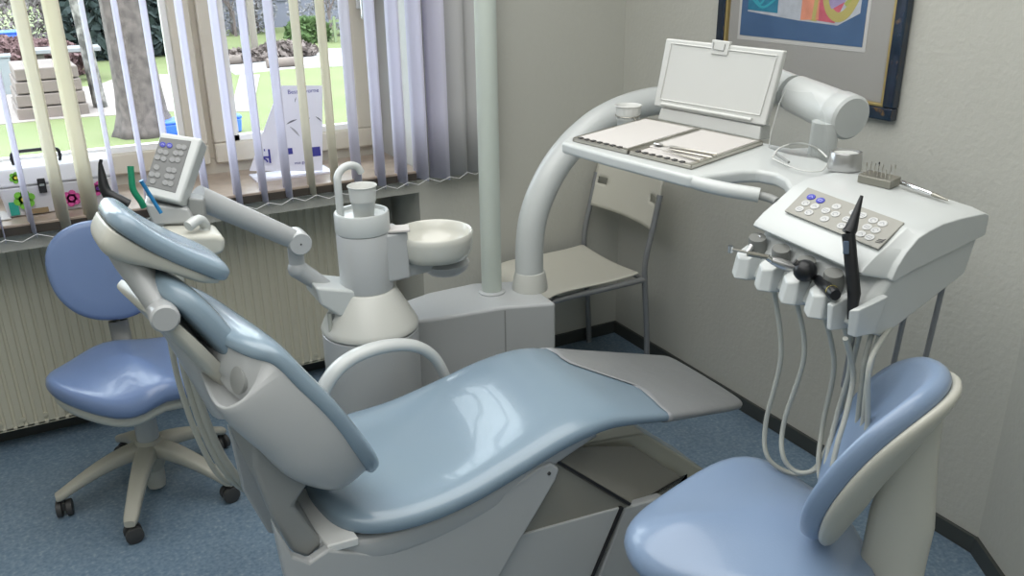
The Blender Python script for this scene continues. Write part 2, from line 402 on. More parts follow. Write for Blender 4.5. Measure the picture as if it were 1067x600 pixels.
# box body: curved front face then a flat panel, rounded top edge
front = [(-1.30, -.635), (-1.235, -.660), (-1.15, -.678), (-1.05, -.690), (-.937, -.700), (-.775, -.755)]
back = [(-.765, -.52), (-.93, -.455), (-1.1, -.46), (-1.30, -.52)]
poly = front + back
MB().prism(poly, 2, 0.0, .568).build('cabinet', PALE, un, bevel=.012)
m = MB().add([(-.9375, -.7015, .02), (-.9375, -.7015, .555), (-.933, -.7030, .555), (-.933, -.7030, .02)], [(0, 1, 2, 3)])
m.build('panel_seam', GREYP, un)
cx, cy = -1.40, -.75
RC = .138
MB().lathe([(RC, 0), (RC, .618), (RC-.006, .622)], (cx, cy, 0), 48).build('lower_column', PALE, un, smooth=40)
MB().lathe([(RC-.010, .612), (RC-.010, .630)], (cx, cy, 0), 48).build('column_groove', BLACK, un)
MB().lathe([(RC+.001, .626), (RC+.002, .632), (RC-.004, .645), (.082, .738), (.078, .742)], (cx, cy, 0), 48).build('column_cone', mat('warm_white_plastic', (.52, .525, .49), .3), un, smooth=50)
MB().lathe([(.0715, .735), (.0715, .747)], (cx, cy, 0), 40).build('column_groove', BLACK, un)
MB().lathe([(.0735, .743), (.0745, .748), (.0745, .906), (.073, .909)], (cx, cy, 0), 48).build('upper_column', PALE, un, smooth=40)
MB().lathe([(.0745, .911), (.0755, .914), (.0755, .963), (.073, .968), (.066, .968), (.064, .958), (.001, .956)], (cx, cy, 0), 48).build('column_head', WHITE, un, smooth=40)
# water spout
sp = [(-1.455, -.735, .955), (-1.455, -.735, 1.045), (-1.452, -.732, 1.068), (-1.436, -.728, 1.086), (-1.412, -.724, 1.091), (-1.392, -.720, 1.083), (-1.382, -.718, 1.066)]
MB().tube(crom(sp, 5), .0105, 12).build('water_spout', WHITE, un)
# bowl arm: block between column and bowl
MB().prism([(-1.30, -.78), (-1.30, -.71), (-1.20, -.71), (-1.20, -.77)], 2, .760, .800).build('bowl_bracket', PALE, un, bevel=.006)
m = MB().prism([(-1.37, -.81), (-1.36, -.70), (-1.292, -.70), (-1.285, -.80)], 2, .765, .905)
m.build('bowl_arm', PALE, un, bevel=.008)
MB().lathe([(.001, .735), (.05, .738), (.066, .752), (.072, .770), (.05, .785), (.001, .79)], (-1.150, -.735, 0), 36).build('bowl_drain_cover', PALE, un, smooth=60)
bx, by = -1.190, -.755; rb = .112
MB().lathe([(.001, .795), (.075, .797), (.098, .805), (.109, .825), (rb, .86), (rb+.001, .876), (rb-.003, .880), (rb-.008, .876), (rb-.012, .855), (.085, .826), (.04, .815), (.012, .812), (.001, .806)], (bx, by, 0), 56).build('spittoon_bowl', mat('cream_glazed_bowl', (.56, .56, .51), .18, coat=.4), un, smooth=60)
# low vertical flat flange under the bowl
# cup on the column
cup = thing('drinking_cup', 'white plastic cup standing on top of the spittoon column', 'cup', (cx+.012, cy-.012, .956))
def cup_mesh(c, h, r0, r1):
    return MB().lathe([(.001, 0), (r0*.93, 0), (r0, .003), (r0+(r1-r0)*.45, h*.48), (r0+(r1-r0)*.52+.0012, h*.5), (r0+(r1-r0)*.55+.0012, h*.56), (r1-.001, h-.004), (r1+.002, h-.002), (r1+.001, h), (r1-.0015, h-.003), (r0+(r1-r0)*.5-.002, h*.5), (r0-.002, .006), (.001, .005)], c, 40)
CUPM = mat('white_cup_plastic', (.58, .59, .57), .4)
cup_mesh((cx-.002, cy-.028, .957), .090, .027, .0385).build('cup_body', CUPM, cup, smooth=50)
# folded tissue on the bowl arm
m = MB(); m.M = frame(V((-1.320, -.78, .9065)), V((.95, -.3, 0)).normalized(), V((.3, .95, 0)).normalized(), V((0, 0, 1)))
m.box((0, 0, .004), (.085, .055, .007))
tag(m.build('paper_napkin', PAPER, bevel=.002), 'small folded white napkin lying between the cup and the spittoon bowl', 'napkin')
# ------------------------------------------------------------------ vertical pole on the cabinet (lamp post)
pole = thing('lamp_pole', 'tall straight white pole rising from the water unit cabinet', 'pole', (-.912, -.565, .568))
MB().cyl((-.912, -.565, .568), (-.912, -.565, 2.45), .0335, 32).build('pole', mat('greenish_white_pole', (.47, .52, .475), .3, coat=.3), pole, smooth=50)
MB().lathe([(.045, 0), (.045, .005), (.037, .009)], (-.912, -.565, .568), 32).build('foot_ring', PALE, pole)
# ------------------------------------------------------------------ delivery unit frame (tilted by about two degrees)
A0 = V((-.957, -1.124, 1.179)); B0 = V((-.869, -1.489, 1.168))
N_ = V((-.04, -.04, 1)).normalized(); u_ = (B0-A0); u_ = (u_-N_*u_.dot(N_)).normalized(); w_ = N_.cross(u_)
th_ = radians(-16); P0 = A0 + u_*.632 + w_*.041
a_ = u_*cos(th_) + w_*sin(th_); b_ = N_.cross(a_)
KF = frame(P0, a_, b_, N_); UF = frame(A0, u_, w_, N_)
du = thing('delivery_unit', 'white dentist delivery unit with keypad console and tray table on curved arm', 'dental unit', M=Matrix.Translation(V((-.79, -.60, .565))))
# --- curved arm from the cabinet
MB().lathe([(.060, 0), (.060, .012), (.052, .055), (.050, .062), (.047, .064)], (-.785, -.60, .568), 36).build('arm_socket', mat('warm_white_plastic', (.52, .525, .49), .3), du)
arch = [(-.787, -.60, .60), (-.786, -.60, .72), (-.770, -.60, .82), (-.725, -.60, .92), (-.655, -.60, 1.01), (-.555, -.60, 1.085), (-.45, -.602, 1.128), (-.34, -.61, 1.150), (-.24, -.63, 1.155)]
MB().tube(crom(arch, 7), .047, 28, upv=(0, 1, 0)).build('curved_arm', WHITE, du, smooth=60)
# joint riser behind the lid, then the sprung arm toward the console
E1 = onplane(880, 120, A0 + u_*.535 + w_*.30 + N_*.109, u_)       # centre of the big drum's near end
J1 = V(atY(742, 60, -1.0))
d = (E1-J1).normalized()
MB().tube(crom([(-.26, -.625, 1.155), (-.235, -.70, 1.17), (-.26, -.85, 1.22), tuple(J1)], 5), [.047]*6+[.042]*5+[.034]*5, 24).build('elbow_joint', WHITE, du, smooth=60)
MB().tube([J1 - d*.02, J1, J1 + d*.05, E1 - d*.32, E1-d*.2], [.015, .030, .036, .042, .043], 28).build('spring_arm', WHITE, du, smooth=50)
pts = [E1 - d*.185, E1-d*.18, E1 - d*.10, E1 - d*.03, E1-d*.022, E1-d*.018, E1 + d*.02, E1+d*.026]
MB().tube(pts, [.040, .046, .048, .049, .049, .052, .052, .046], 36).build('joint_drum', WHITE, du, smooth=40)
MB().tube([E1+w_*.05, E1+w_*.072, E1 + w_*.078], [.018, .014, .006], 16).build('joint_knob', WHITE, du)
Pp = P0 - a_*.190 + b_*.225
MB().tube([Pp - N_*.02, Pp + N_*.072], [.032, .030], 24).build('joint_post', WHITE, du)
# --- body: console + neck + tray table in K frame
def prof_lerp(p, q, t): return [tuple(a+(b-a)*t for a, b in zip(x, y)) for x, y in zip(p, q)]
m = MB(KF)
# shell: profile in (b,h) for stations along a; back top -> front lip -> underside
def shell(a, bb, dv=0):
    return [(a, .178+bb, -.042), (a, .178+bb, .000), (a, .165+bb, .008), (a, .10+bb, .010), (a, .055+bb, .009), (a, .022+bb, .005), (a, -.004+bb, -.002-dv), (a, -.050+bb, -.030-dv), (a, -.078+bb, -.046-dv), (a, -.098+bb, -.062-dv), (a, -.103+bb, -.070-dv), (a, -.098+bb, -.076-dv), (a, -.02+bb, -.072)]
st = []
for a, bb, dv in [(-.035, .0, 0), (-.03, .0, 0), (-.012, .0, 0), (0, 0, 0), (.10, 0, 0), (.20, 0, 0), (.255, 0, .0)]:
    st.append(shell(a, bb, dv))
# right end: swells, drops away toward the lip
def endshell(a, k): return [(a, .178, -.042), (a, .178, -.002*k), (a, .165, .006-.002*k), (a, .10, .010-.004*k), (a, .055, .008-.004*k), (a, .022, .001-.004*k), (a, -.004, -.008-.004*k), (a, -.030, -.032-.004*k), (a, -.046, -.055-.004*k), (a, -.054, -.075-.003*k), (a, -.056, -.083), (a, -.050, -.088), (a, .0, -.075)]
st += [endshell(.272, .3), endshell(.283, 1.2)]
m.loft(st)
shellp = m.build('console_shell', WHITE, du, smooth=32, bevel=.003)
# lower body with sloped front (holder panel) 
m = MB(KF)
def low(a, f=0.): return [(a, .172, -.035), (a, -.060+f, -.068), (a, -.100+f*.5, -.120), (a, -.125+f*.3, -.168), (a, -.100, -.182), (a, -.045, -.205), (a, .155, -.118)]
m.loft([low(-.030), low(.14), low(.262, .02), [(.276, .170, -.035), (.276, -.035, -.078), (.276, -.075, -.125), (.276, -.105, -.168), (.276, -.09, -.182), (.276, -.045, -.205), (.276, .152, -.118)]])
m.build('console_body', WHITE, du, smooth=30, bevel=.005)
# neck + table deck in the same tilted plane
th = .034
deck = [(-.022, -.018), (.15, -.030), (.30, -.034), (.385, -.036), (.405, -.030), (.43, .02), (.455, .075), (.48, .100), (.52, .105), (.555, .085), (.590, .045), (.615, .03), (.66, .07), (.70, .10), (.70, .16), (.60, .235), (.52, .28), (.50, .345), (.46, .35), (.43, .31), (.37, .31), (.02, .315), (-.022, .30)]
def deckpoly(pts, sc=1., h=0.): return [(x, y, h) for x, y in pts]
m = MB(UF)
deck_s = deck
m.hexa(deckpoly(deck_s, h=-th), deckpoly(deck_s, h=-.004)); m.build('tray_table', WHITE, du, bevel=.009, seg=4)
# handle bar at the front of the neck
hp = [(.405, -.030, -.016), (.43, -.028, -.018), (.48, -.020, -.020), (.525, -.004, -.022), (.545, .006, -.024)]
MB(UF).tube(crom(hp, 6), .0155, 16).build('handle_grip', WHITE, du, smooth=60)
MB(UF).tube(crom([(.540, .004, -.024), (.565, .012, -.027), (.585, .010, -.03)], 5), .009, 12).build('handle_rod', GREYP, du)
# keypad plate on the sloping face
kn = V((0, .033, -.064)).normalized()
pTL, pTR, pBL, pBR = V((0, .004, 0)), V((.243, .004, 0)), V((.012, -.064, -.035)), V((.252, -.064, -.035))
nk = (pTR-pTL).cross(pBL-pTL).normalized(); nk = -nk if nk.z < 0 else nk
off = nk*.0045
KPM = mat('keypad_grey_film', (.30, .295, .265), .4)
kp = MB(KF).hexa([p + off*.2 for p in (pTL, pTR, pBR, pBL)], [p + off for p in (pTL, pTR, pBR, pBL)]).build('keypad', KPM, du, bevel=.001)
KBW = mat('keypad_button_white', (.50, .505, .50), .4); KBB = mat('keypad_button_blue', (.04, .045, .38), .4); KIN = mat('keypad_symbol_grey', (.30, .31, .33), .5); KIW = mat('keypad_symbol_pale', (.35, .36, .62), .5)
RW = KF.to_3x3(); nw = (RW @ nk).normalized(); o_w = KF @ (pTL + off)
bx_ = (RW @ (pTR-pTL)).normalized(); by_ = nw.cross(bx_)
def button(px, py, o, n, bx, by, r, m1, m2, par, sym, ey=1.):
    c = onplane(px, py, o, n); F = frame(c, bx, by, n)
    m = MB(F); m.lathe([(r, -.0004), (r, .0012), (r*.94, .0018), (.0003, .0018)], (0, 0, 0), 18, sy=ey)
    b = m.build('button', m1, par)
    m = MB(F)
    k = r*.5
    if sym % 3 == 0: m.tube([(-k, -k*.3, .0019), (0, k*.6, .0019), (k, -k*.3, .0019)], r*.10, 5, flat=.3)
    elif sym % 3 == 1: m.tube([(-k, -k*.5, .0019), (-k, k*.4, .0019), (k, k*.4, .0019), (k, -k*.5, .0019), (-k, -k*.5, .0019)], r*.10, 5, flat=.3)
    else: m.tube([(k*cos(t*.8), k*sin(t*.8)*ey, .0019) for t in range(7)], r*.10, 5, flat=.3)
    m.build('button_symbol', m2, b)
BT = [(272, 153, 1), (330, 175, 1), (238, 192, 0), (295, 212, 0), (200, 228, 0), (258, 250, 0), (430, 213, 0), (364, 238, 0), (423, 260, 0), (356, 290, 0), (495, 293, 0), (462, 333, 0), (540, 250, 0), (590, 268, 0), (660, 300, 0), (718, 320, 0), (622, 341, 0), (675, 361, 0), (583, 384, 0), (637, 405, 0)]
for i, (x, y, bl) in enumerate(BT): button(800+x/6, 180+y/6, o_w, nw, bx_, by_, .0098, KBB if bl else KBW, KIW if bl else KIN, kp, i, .82)
c = onplane(916.8, 251.5, o_w, nw); m = MB(frame(c, bx_, by_, nw))
for k in range(3): m.tube([(-.006, -.005+k*.004, .0006), (.003, -.003+k*.004, .0006), (.006, .001+k*.004, .0006)], .0011, 5, flat=.3)
m.build('maker_mark', DGREY, kp)
# --- instrument rests on the front face
HOLD = [(-.042+.004, .0), (.042, .0), (.122, .0), (.200, .0)]
RST = []
for i, a in enumerate((-.018, .052, .122, .192)):
    m = MB(KF)
    bw = .0235
    top = [(a-bw*.85, -.092, -.104), (a+bw*.85, -.092, -.104), (a+bw*.9, -.136, -.124), (a, -.146, -.130), (a-bw*.9, -.136, -.124)]
    bot = [(a-bw*.9, -.105, -.180), (a+bw*.9, -.105, -.180), (a+bw*1.0, -.144, -.170), (a, -.156, -.174), (a-bw*1.0, -.144, -.170)]
    m.hexa(bot, top); r = m.build('instrument_rest', WHITE, du, bevel=.004)
    MB(KF).tube([(a+.004, -.100, -.135), (a+.006, -.108, -.094), (a+.007, -.109, -.088)], [.018, .0185, .017], 24).build('socket_ring', mat('socket_grey', (.17, .175, .165), .5), r)
    RST.append(V((a+.006, -.110, -.090)))
# fork holding the curing light
m = MB(KF)
m.hexa([(.232, -.10, -.185), (.246, -.10, -.185), (.246, -.150, -.178), (.236, -.150, -.178)], [(.226, -.09, -.115), (.244, -.09, -.115), (.244, -.150, -.128), (.230, -.150, -.128)])
m.hexa([(.270, -.08, -.185), (.284, -.08, -.185), (.285, -.128, -.180), (.272, -.136, -.178)], [(.270, -.06, -.112), (.286, -.06, -.112), (.288, -.130, -.122), (.272, -.140, -.128)])
m.build('light_holder', WHITE, du, bevel=.003)
# under-console metal struts
for a, b0 in ((.235, .06), (.262, .115), (.20, -.03)):
    MB(KF).tube([(a, b0, -.14), (a-.01, b0, -.36)], .0055, 8).build('steel_strut', GREYMET, du)
# hoses
HOSE = mat('grey_hose', (.40, .41, .37), .45)
def hose(pts, r=.0052, par=du): return MB().tube(crom([tuple(p) for p in pts], 8), r, 10).build('hose', HOSE, par, smooth=60)
yh = lambda px, py, y: atY(px, py, y)
def kw(a, b, h): return KF @ V((a, b, h))
h1 = [kw(.045, -.105, -.18), yh(814, 370, -1.78), yh(798, 440, -1.76), yh(800, 476, -1.78), yh(825, 493, -1.82), yh(850, 487, -1.86), yh(868, 450, -1.88), yh(884, 400, -1.88), kw(.21, -.06, -.19)]
h2 = [kw(.110, -.105, -.18), yh(838, 370, -1.84), yh(817, 440, -1.81), yh(816, 475, -1.83), yh(832, 492, -1.86), yh(856, 484, -1.90), yh(872, 440, -1.92), yh(888, 380, -1.92), kw(.23, -.05, -.19)]
h3 = [kw(.185, -.105, -.18), yh(869, 380, -1.90), yh(858, 440, -1.88), yh(853, 480, -1.9), yh(858, 505, -1.93), yh(880, 500, -1.97), yh(892, 450, -1.98), yh(900, 380, -1.98), kw(.25, -.04, -.19)]
h4 = [kw(.235, -.105, -.18), yh(886, 380, -1.95), yh(873, 430, -1.93), yh(862, 475, -1.94), yh(862, 498, -1.96), yh(878, 505, -2.0), yh(896, 460, -2.0), yh(905, 390, -2.0), kw(.26, -.03, -.19)]
h5 = [kw(.265, -.13, -.19), yh(889, 390, -1.97), yh(882, 430, -1.98), yh(872, 465, -1.99), yh(868, 495, -2.0), yh(885, 510, -2.02), yh(903, 450, -2.02), yh(906, 380, -2.02), kw(.27, -.02, -.19)]
for h in (h1, h2, h3, h4, h5): hose(h)
# ------------------------------------------------------------------ patient chair
YC = -1.285
ch = thing('dental_chair', 'reclining patient dental chair with pale blue upholstery and grey foot cover', 'dental chair', (-1.3, YC, 0))
LAT = V((0, 1, 0))
def cushion(st, m_, name, parent, e=.55, n=36, bevelend=True, **kw_):
    """st: (x, z, halfwidth, top, bottom, dip[, yshift]) stations; ring normal follows the path"""
    rings = []
    S = crom(st, 5)
    for i, s in enumerate(S):
        p, q = S[max(i-1, 0)], S[min(i+1, len(S)-1)]
        t = V((q[0]-p[0], 0, q[1]-p[1])).normalized(); B = V((-t.z, 0, t.x))
        if kw_.get('flip'): B = -B
        rings.append(superring((s[0], YC, s[1]), LAT, B, s[2], s[3], s[4], e, n, s[5]))
    return MB().loft(rings).build(name, m_, parent, smooth=180)
# seat: x, z of the mid line, half width, thickness above, below, hollow
seat = [(-1.765, .528, .02, .012, .010, 0), (-1.760, .528, .10, .022, .02, .0), (-1.735, .527, .185, .030, .028, .004), (-1.68, .520, .232, .034, .032, .012), (-1.58, .512, .246, .036, .034, .02), (-1.46, .520, .243, .036, .034, .022),
        (-1.33, .548, .236, .036, .034, .016), (-1.20, .580, .230, .034, .034, .006), (-1.09, .590, .226, .030, .032, 0), (-1.00, .575, .222, .024, .028, 0), (-.90, .550, .214, .020, .024, 0), (-.78, .522, .198, .016, .018, 0), (-.67, .496, .180, .015, .018, 0), (-.622, .486, .168, .014, .018, 0), (-.608, .484, .155, .009, .012, 0)]
cushion(seat, BLUE, 'seat_cushion', ch, e=.62)
FOOTC = mat('translucent_grey_cover', (.265, .275, .285), .30, coat=.3, bump=(18, .6))
SD = crom(seat, 5)
def station(fi):
    fi = min(max(fi, 0), len(SD)-1.001); i = int(fi); t = fi-i
    return [a+(b-a)*t for a, b in zip(SD[i], SD[i+1])]
i0 = min(i for i, s in enumerate(SD) if s[0] > -.975)
rings = []
for i in range(i0, len(SD)+1):
    k = max(0, 1-(i-i0)/12); r = []; last = i >= len(SD)-1
    for kk in range(40):
        th = 2*pi*kk/40; lat = math.copysign(abs(cos(th))**.62, cos(th)); up = math.copysign(abs(sin(th))**.62, sin(th))
        fi = i - k*4.5*(lat + .35*sin(lat*5)); s = station(fi); p, q = station(fi-.6), station(fi+.6)
        t = V((q[0]-p[0], 0, q[1]-p[1])).normalized(); B = V((-t.z, 0, t.x))
        g = .8 if i >= len(SD) else 1
        r.append(V((s[0] + (.004 if i >= len(SD) else 0), YC + lat*(s[2]+.003)*g, s[1])) + B*up*((s[3] if up > 0 else s[4])+.003)*g)
    rings.append(r)
MB().loft(rings).build('foot_cover', FOOTC, ch, smooth=180)
# backrest: v runs up the back
B0_ = V((-1.700, 0, .625)); T0_ = V((-1.935, 0, 1.035))
vd = (T0_-B0_).normalized(); nf = V((-vd.z, 0, vd.x)); nf = -nf if nf.x < 0 else nf
def backstation(v, hw, ft, bk, dip, bow=0.):
    c = B0_ + vd*v + nf*bow; return (c, hw, ft, bk, dip)
def backloft(sts, name, m_, e, which, parent=ch, n=40, asym=False):
    rings = []
    S = crom([(s[0].x, s[0].z, s[1], s[2], s[3], s[4]) for s in sts], 5)
    for i, s in enumerate(S):
        p, q = S[max(i-1, 0)], S[min(i+1, len(S)-1)]
        t = V((q[0]-p[0], 0, q[1]-p[1])).normalized(); B = V((t.z, 0, -t.x))
        r = superring((s[0], YC, s[1]), LAT, B, s[2], s[3], s[4], e, n, s[5])
        if asym:
            for kk, v in enumerate(r):
                dB = (v - V((s[0], YC, s[1]))).dot(B)
                if dB < 0: r[kk] = v - B*dB*.55*min(1, max(0, (v.y-YC+s[2])/(1.3*s[2])))
        rings.append([v + V((-(v.y-YC)*.20 - .046, 0, (v.y-YC)*-.02)) for v in r])
    return MB().loft(rings).build(name, m_, parent, smooth=180)
CURL = 0.0
# bow bends the profile: bottom rolls forward, top rolls back
pad = [backstation(-0.035, 0.100, 0.010, 0.010, 0, 0.055), backstation(-0.025, 0.190, 0.024, 0.016, 0, 0.050), backstation(0.017, 0.235, 0.034, 0.018, 0, 0.046), backstation(0.087, 0.252, 0.036, 0.018, 0, 0.047),
       backstation(0.174, 0.254, 0.034, 0.018, 0, 0.051), backstation(0.261, 0.248, 0.034, 0.018, 0, 0.047), backstation(0.331, 0.236, 0.032, 0.018, 0, 0.044), backstation(0.361, 0.216, 0.027, 0.016, 0, 0.024), backstation(0.379, 0.170, 0.018, 0.012, 0, 0.010), backstation(0.385, 0.110, 0.010, 0.008, 0, 0.004)]
backloft(pad, 'backrest_cushion', BLUE, .55, 0)
hull = [backstation(-0.020, 0.120, 0.004, 0.033, 0, 0.044), backstation(-0.010, 0.190, 0.006, 0.063, 0, 0.040), backstation(0.026, 0.228, 0.006, 0.106, 0, 0.039), backstation(0.104, 0.248, 0.006, 0.143, 0, 0.041), backstation(0.191, 0.250, 0.006, 0.148, 0, 0.042),
        backstation(0.270, 0.244, 0.006, 0.146, 0, 0.035), backstation(0.331, 0.230, 0.006, 0.131, 0, 0.034), backstation(0.357, 0.204, 0.004, 0.100, 0, 0.016), backstation(0.369, 0.150, 0.004, 0.067, 0, 0.004)]
hs = backloft(hull, 'backrest_shell', PALE, .36, 0, asym=True)
# grey cap on the shell's side
from mathutils.bvhtree import BVHTree
bv = BVHTree.FromPolygons([WM[hs.name] @ v.co for v in hs.data.vertices], [tuple(p.vertices) for p in hs.data.polygons])
hitp, hitn, _, _ = bv.ray_cast(CAMLOC, ray(247, 396).normalized())
if hitp is not None:
    ax_ = hitn.cross(V((0, 0, 1))).normalized()
    MB(frame(hitp, ax_, hitn.cross(ax_), hitn)).lathe([(.026, -.01), (.026, .0004), (.024, .0016), (.0005, .0022)], (0, 0, 0), 30).build('side_cap', GREYP, ch, smooth=40)
# narrow upper back
up_ = [backstation(.22, .11, .030, .012, 0, .0), backstation(.28, .145, .034, .018, .0, .004), backstation(.37, .150, .034, .02, .0, .006), backstation(.455, .142, .034, .02, .0, .004), backstation(.500, .118, .028, .018, .0, -.004), backstation(.520, .07, .014, .008, 0, -.012)]
backloft(up_, 'upper_back_cushion', BLUE, .55, 0)
uh = [backstation(.26, .10, .004, .03, 0, -.024), backstation(.36, .130, .004, .028, 0, -.026), backstation(.44, .126, .004, .024, 0, -.030), backstation(.490, .10, .004, .018, 0, -.038)]
backloft(uh, 'upper_back_shell', CREAM, .42, 0)
# headrest
hd0 = V((-2.055, YC, 1.190)); hd1 = V((-1.845, YC, 1.045)); t = (hd1-hd0); L = t.length; t.normalize(); B = V((-t.z, 0, t.x)); B = B if B.z > 0 else -B
def headloft(S, name, m_, e=.55, par=ch):
    rings = []
    for s_, hw, ft, bk, dip, of in crom(S, 5):
        rings.append([v + V((-(v.y-YC)*.06, 0, -(v.y-YC)*.05 - .006)) for v in superring(hd0 + t*s_ + B*of, LAT, B, hw, ft, bk, e, 32, dip)])
    return MB().loft(rings).build(name, m_, par, smooth=180)
headloft([(-.008, .05, .008, .008, 0, .014), (0, .088, .018, .014, 0, .014), (.02, .104, .026, .018, .004, .011), (.065, .108, .025, .018, .010, .004), (.12, .107, .024, .018, .008, .0), (.17, .104, .023, .018, .003, .0), (.205, .097, .021, .017, .0, 0), (.224, .075, .014, .012, 0, 0), (.229, .04, .006, .006, 0, 0)], 'headrest_cushion', BLUE)
headloft([(-.004, .06, .005, .010, 0, -.006), (.002, .085, .005, .034, 0, -.006), (.02, .095, .005, .045, 0, -.008), (.05, .098, .005, .040, 0, -.012), (.085, .098, .004, .030, 0, -.014), (.13, .098, .004, .022, 0, -.015), (.18, .094, .004, .018, 0, -.015), (.215, .07, .003, .010, 0, -.014)], 'headrest_shell', CREAM, .45)
# headrest arm and knuckle
kn = atY(172, 332, YC-.14)
a0 = hd0 + t*.045 - B*.035; 
m = MB()
m.tube([a0 + V((.0, 0, .02)), a0 + (kn-a0)*.3 + V((0, .03, 0)), a0 + (kn-a0)*.75 + V((0, .05, 0)), V((kn.x, YC-.08, kn.z))], [.034, .030, .025, .023], 20, flat=1.7, upv=(0, 1, 0))
m.build('headrest_arm', PALE, ch, smooth=60)
MB().tube([(kn.x, YC-.144, kn.z), (kn.x, YC-.140, kn.z), (kn.x, YC+.05, kn.z)], [.022, .026, .026], 28).build('headrest_knuckle', PALE, ch)
# back rail behind the upper back going down to the shell
r0 = V((kn.x+.0, YC, kn.z)); r1 = B0_ + vd*.22 - nf*.10; r1.y = YC
m = MB(); m.tube([r0, r0 + (r1-r0)*.5, r1], [.026, .030, .036], 16, flat=2.0, upv=(0, 1, 0)); m.build('back_rail', PALE, ch, smooth=60)
# back hinge bracket
def side(pix, y): return [(q.x, q.z) for q in (atY(px, py, y) for px, py in pix)]
y1_ = YC-.19
pl = side([(262, 440), (300, 485), (325, 500), (307, 528), (338, 567), (322, 583), (305, 577), (283, 540), (264, 490)], y1_)
MB().prism(pl, 1, y1_, YC+.19).build('back_hinge_housing', GREYP, ch, bevel=.012)
y2_ = YC-.205
pl = side([(262, 490), (275, 530), (300, 585), (330, 640), (420, 640), (470, 590), (400, 575), (345, 568), (320, 600), (292, 590)], y2_)
# seat pan (white tub under the cushion)
pan = [(-1.79, .495, .16, .012, .03, 0), (-1.76, .49, .205, .02, .05, 0), (-1.66, .475, .225, .02, .07, 0), (-1.50, .478, .225, .02, .07, 0), (-1.35, .51, .222, .02, .06, 0), (-1.22, .545, .21, .016, .045, 0), (-1.10, .560, .19, .012, .03, 0)]
cushion(pan, PALE, 'seat_pan', ch, e=.45)
# rear cover with a bright lid and seam
def quad(pix, y, name, m_, parent, d=.38, bevel=.006):
    p = side(pix, y); return MB().prism(p, 1, y, y+d).build(name, m_, parent, bevel=bevel)
# side panels (near and far) = seat carrier
pix = [(388, 575), (420, 566), (470, 545), (520, 513), (560, 486), (573, 481), (582, 487), (578, 499), (560, 530), (536, 570), (505, 625), (480, 668), (330, 668), (300, 620), (283, 542), (305, 578), (322, 584), (341, 571)]
p = side(pix, YC-.215)
sp_ = MB().prism(p, 1, YC-.222, YC-.196).build('side_panel', PALE, ch, bevel=.007)
MB().prism(p, 1, YC+.196, YC+.222).build('side_panel', PALE, ch, bevel=.007)
q = atY(572, 493, YC-.222); MB().cyl((q.x, q.y+.002, q.z), (q.x, q.y-.0025, q.z), .0045, 14).build('hinge_pin', DGREY, sp_)
# lift housing
TAU = mat('taupe_grey_cover', (.25, .245, .215), .22, coat=.3)
yA = YC-.195
P1 = atY(573, 476, yA); P2 = atY(657, 526, yA); P3 = atY(715, 500, yA+.17); P4 = atY(660, 464, yA+.17); P5 = atY(600, 465, yA+.08)
low_ = lambda p, z: V((p.x, p.y, z))
m = MB()
back_ = -1.62
top_poly = [P1, P2, P3, P4, P5]
bot_ = [V((P1.x, P1.y, .2)), V((P2.x, P2.y, .2)), V((P3.x, P3.y, .2)), V((P4.x, P4.y, .2)), V((P5.x, P5.y, .2))]
m.hexa(bot_, top_poly); m.build('sloping_cover', TAU, ch, bevel=.003)
# near face: triangular taupe upper part, pale parallelogram below, black seams
def sidepoly(pix, y, y2, name, m_, bevel=.003):
    p = side(pix, y); return MB().prism(p, 1, y, y2).build(name, m_, ch, bevel=bevel)
sidepoly([(573, 478), (655, 527), (650, 530), (600, 543), (540, 560), (500, 600), (470, 600)], yA-.004, yA+.30, 'lift_cover', TAU)
sidepoly([(530, 561), (646, 529), (614, 605), (600, 640), (490, 640), (505, 590)], yA-.010, yA+.30, 'link_cover', PALE)
sidepoly([(573, 477.5), (577, 477), (658, 524.5), (656, 527)], yA-.012, yA-.002, 'cover_seam', BLACK, 0)
sidepoly([(647, 529), (650, 529), (616, 608), (613, 608)], yA-.013, yA-.004, 'cover_seam', BLACK, 0)
# pedestal base: front block and floor plate
P6 = atY(657, 529, yA-.006); P7 = atY(620, 640, yA-.006)
m = MB().prism(side([(652, 529), (690, 518), (760, 545), (800, 600), (760, 700), (590, 690)], yA-.006), 1, yA-.006, yA+.02)
m.build('base_front_panel', PALE, ch, bevel=.006)
CR = mat('cream_base', (.56, .555, .47), .25, coat=.3)
yB = yA+.19
Q = [atY(590, 466, yB), atY(672, 452, yB), atY(735, 490, yB), atY(715, 502, yB), atY(660, 466, yB)]
zlow = .0
m = MB().hexa([V((q.x, q.y, zlow)) for q in Q], Q); 
m = MB().prism([(q.x, q.z) for q in (Q[0], Q[1], Q[2])] + [(Q[2].x+.06, .02), (Q[0].x, .02)], 1, yB, yB+.16)
m.build('pedestal', CR, ch, bevel=.008)
MB().b2((-1.62, YC-.17, .0), (-.70, YC+.17, .055)).build('floor_plate', CREAM, ch, bevel=.015)
MB().prism([(-1.60, .05), (-1.60, .40), (-1.25, .44), (-1.02, .28), (-.95, .05)], 1, YC-.175, YC+.17).build('lift_column', CREAM, ch, bevel=.02)
# armrest on the far side
ar = [atY(312, 470, -1.05), atY(326, 430, -1.045), atY(345, 392, -1.04), atY(368, 372, -1.03), atY(400, 361, -1.02), atY(430, 360, -1.01), atY(450, 370, -1.0), atY(462, 388, -1.0), atY(470, 410, -1.0)]
m = MB(); m.tube(crom([tuple(p) for p in ar], 6), [.020-.006*i/48 for i in range(49)], 16, flat=1.3, upv=(0, 1, 0)); m.build('armrest', WHITE, ch, smooth=60)
